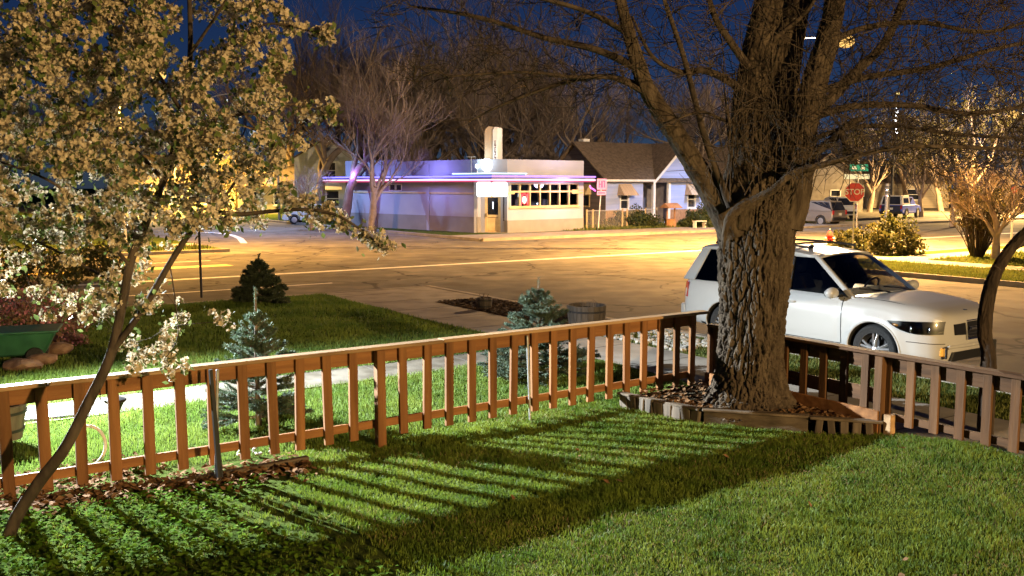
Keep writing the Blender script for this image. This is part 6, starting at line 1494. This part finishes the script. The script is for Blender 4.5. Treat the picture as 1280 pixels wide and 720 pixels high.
# ------------------------------------------------------------------ lamps
SOD = (1.0, .50, .10)
def point(name, loc, c, W, rad, spot=None, parent=None):
    l = bpy.data.lights.new(name, 'SPOT' if spot else 'POINT'); l.color = c; l.energy = W; l.shadow_soft_size = rad
    if spot: l.spot_size = R(spot); l.spot_blend = .6
    o = bpy.data.objects.new(name, l); COL.objects.link(o); o.location = loc
    if parent is not None: o.parent = parent
    return o
LMP = emit('sodium_lens', (1, .56, .15), 1.7)
def street_lamp(head, armdir, label, W, col=SOD, arm=2.2, zoff=0, spot=165, glow=0, lens=None, lsz=1.0):
    """cobra head lamp: head position in world"""
    hx = Vector((head.x, head.y, 0)); ad = Vector((armdir[0], armdir[1], 0)).normalized(); base = hx - ad * arm; H = head.z
    t = empty('street_lamp', (base.x, base.y, .1), math.atan2(ad.y, ad.x), label, 'street lamp', 'cobra head street lamps')
    b = MB(); b.tube([(0, 0, 0), (0, 0, H - .5)], [.11, .07], 10); b.build('pole', STEELP, t, smooth=True)
    b = MB(); b.tube(smooth_path([np.array(q) for q in ((0, 0, H - .7), (.35, 0, H - .25), (1.1, 0, H - .02), (arm - .3, 0, H + .02))], 5), .035, 8); b.build('arm', STEELP, t, smooth=True)
    b = MB(); b.ell((arm, 0, H), (.42, .16, .10), 14, 8); hd = b.build('lamp_head', METAL_DK, t, smooth=True)
    if glow: point('lamp_glow', (base.x + ad.x * (arm + .06), base.y + ad.y * (arm + .06), H - .4 - .3 * lsz), (1, .72, .45), glow, .2)
    b = MB(); b.ell((arm + .06, 0, H - .16), (.32 * lsz, .27 * lsz, .22 * lsz), 14, 8); b.build('lens', lens or LMP, hd, smooth=True)
    point('lamp_light', (base.x + ad.x * (arm + .06), base.y + ad.y * (arm + .06), H - .34 - .3 * lsz), col, W, .18, spot); return t
street_lamp(at(1055, 50, 41), (1, -.05), 'street lamp glowing orange above the corner right of the big trunk', 14500, (1, .46, .075), 3.3, spot=160, glow=3200, lsz=1.25)
street_lamp(at(1268, 143, 84), (-1, 0), 'street lamp shining yellow through branches at the far right', 10000, (1, .56, .13), 2.6, spot=172, glow=2600, lsz=1.6)
street_lamp(at(222, 142, 84), (.5, -.86), 'street lamp shining through the blossom tree at left', 9500, (1, .58, .13), spot=172)
street_lamp(Vector((12.6, -7.5, 5.7)), (-.83, -.56), 'assumed street lamp, unseen on the near side street beyond the frame', 3000, (1, .65, .27), spot=None)  # assumed warm source outside the frame, lighting fence fronts, trunk and SUV nose
UNSEEN_LED = emit('unseen_led_lens', (.8, .9, 1), .6)  # dim lens shared by the unseen cool lamps
street_lamp(at(196, 92, 40), (1, .12), 'added orange street lamp, unseen in the blossom tree crown, warming the road', 3300, (1, .48, .085), 1.6)  # added sodium source, unseen in the crown, to turn the road golden
street_lamp(at(300, 120, 57), (.9, .3), 'assumed cool white street lamp, unseen among the blossom left of the diner, tinting its side wall', 800, (.38, .54, 1), 2.0, lens=UNSEEN_LED)  # assumed source, out of sight, that turns the diner side wall blue
street_lamp(at(318, 165, 73), (-.9, .3), 'added cool white street lamp, unseen among blossom, lighting the white house', 260, (.5, .68, 1), 2.0, lens=UNSEEN_LED)  # added fill for the white house front, kept out of sight
q_ = G(47.5, 42.2, 6.4); street_lamp(q_, (-.3, .9), 'added cool white street lamp, unseen behind the big trunk, lighting the blue house', 330, (.55, .68, 1), .8, lens=UNSEEN_LED)  # added fill that brightens the blue house front, unseen behind the trunk
# the neon also lights the walls and trunks near it
for p_, c_, w_ in ((wl.P(3.0, 3.4, 1.6), (.38, .18, 1), 34), (wl.P(9.5, 3.4, 1.5), (.35, .3, 1), 34), (wf.P(3.6, 2.9, 1.3), (.80, .66, 1), 30), (wf.P(-.4, 2.4, 1.5), (.9, 1, 1), 8)):
    point('neon_light', p_ + Vector((0, 57, 0)), c_, w_, .3)
point('roof_light', Vector((-1.6, 52.4, 4.2)), (.6, .9, 1), 6, .2)
# assumed white lantern on a post beyond the left fence, just outside the frame
lp_ = Vector((-8.3, 12.9, .12)); t = empty('assumed_lantern_post', lp_, 0, 'assumed white lit lantern on a dark post, unseen beside the left lawn', 'lantern')
b = MB(); b.tube([(0, 0, 0), (0, 0, 3.22)], [.05, .04], 10); b.build('post', METAL_DK, t, smooth=True)
b = MB(); b.ell((0, 0, 3.4), (.11, .11, .14), 14, 10); b.build('globe', emit('globe_white', (.85, .95, 1), 40), t, smooth=True)
MB().lathe([(.40, 3.325), (.42, 3.325), (.42, 3.44), (.16, 3.56), (.01, 3.66)], sides=28, close=False).build('cap', METAL_DK, t)  # unseen wide hood, added to keep lantern light off crowns and limbs
ll = point('assumed_lantern_light', lp_ + Vector((.17, -.1, 3.355)), (.88, .96, 1.0), 4100, .04, 126); ll.data.spot_blend = 1; ll.rotation_euler = Vector((1, -.62, -.42)).to_track_quat('-Z', 'Y').to_euler()
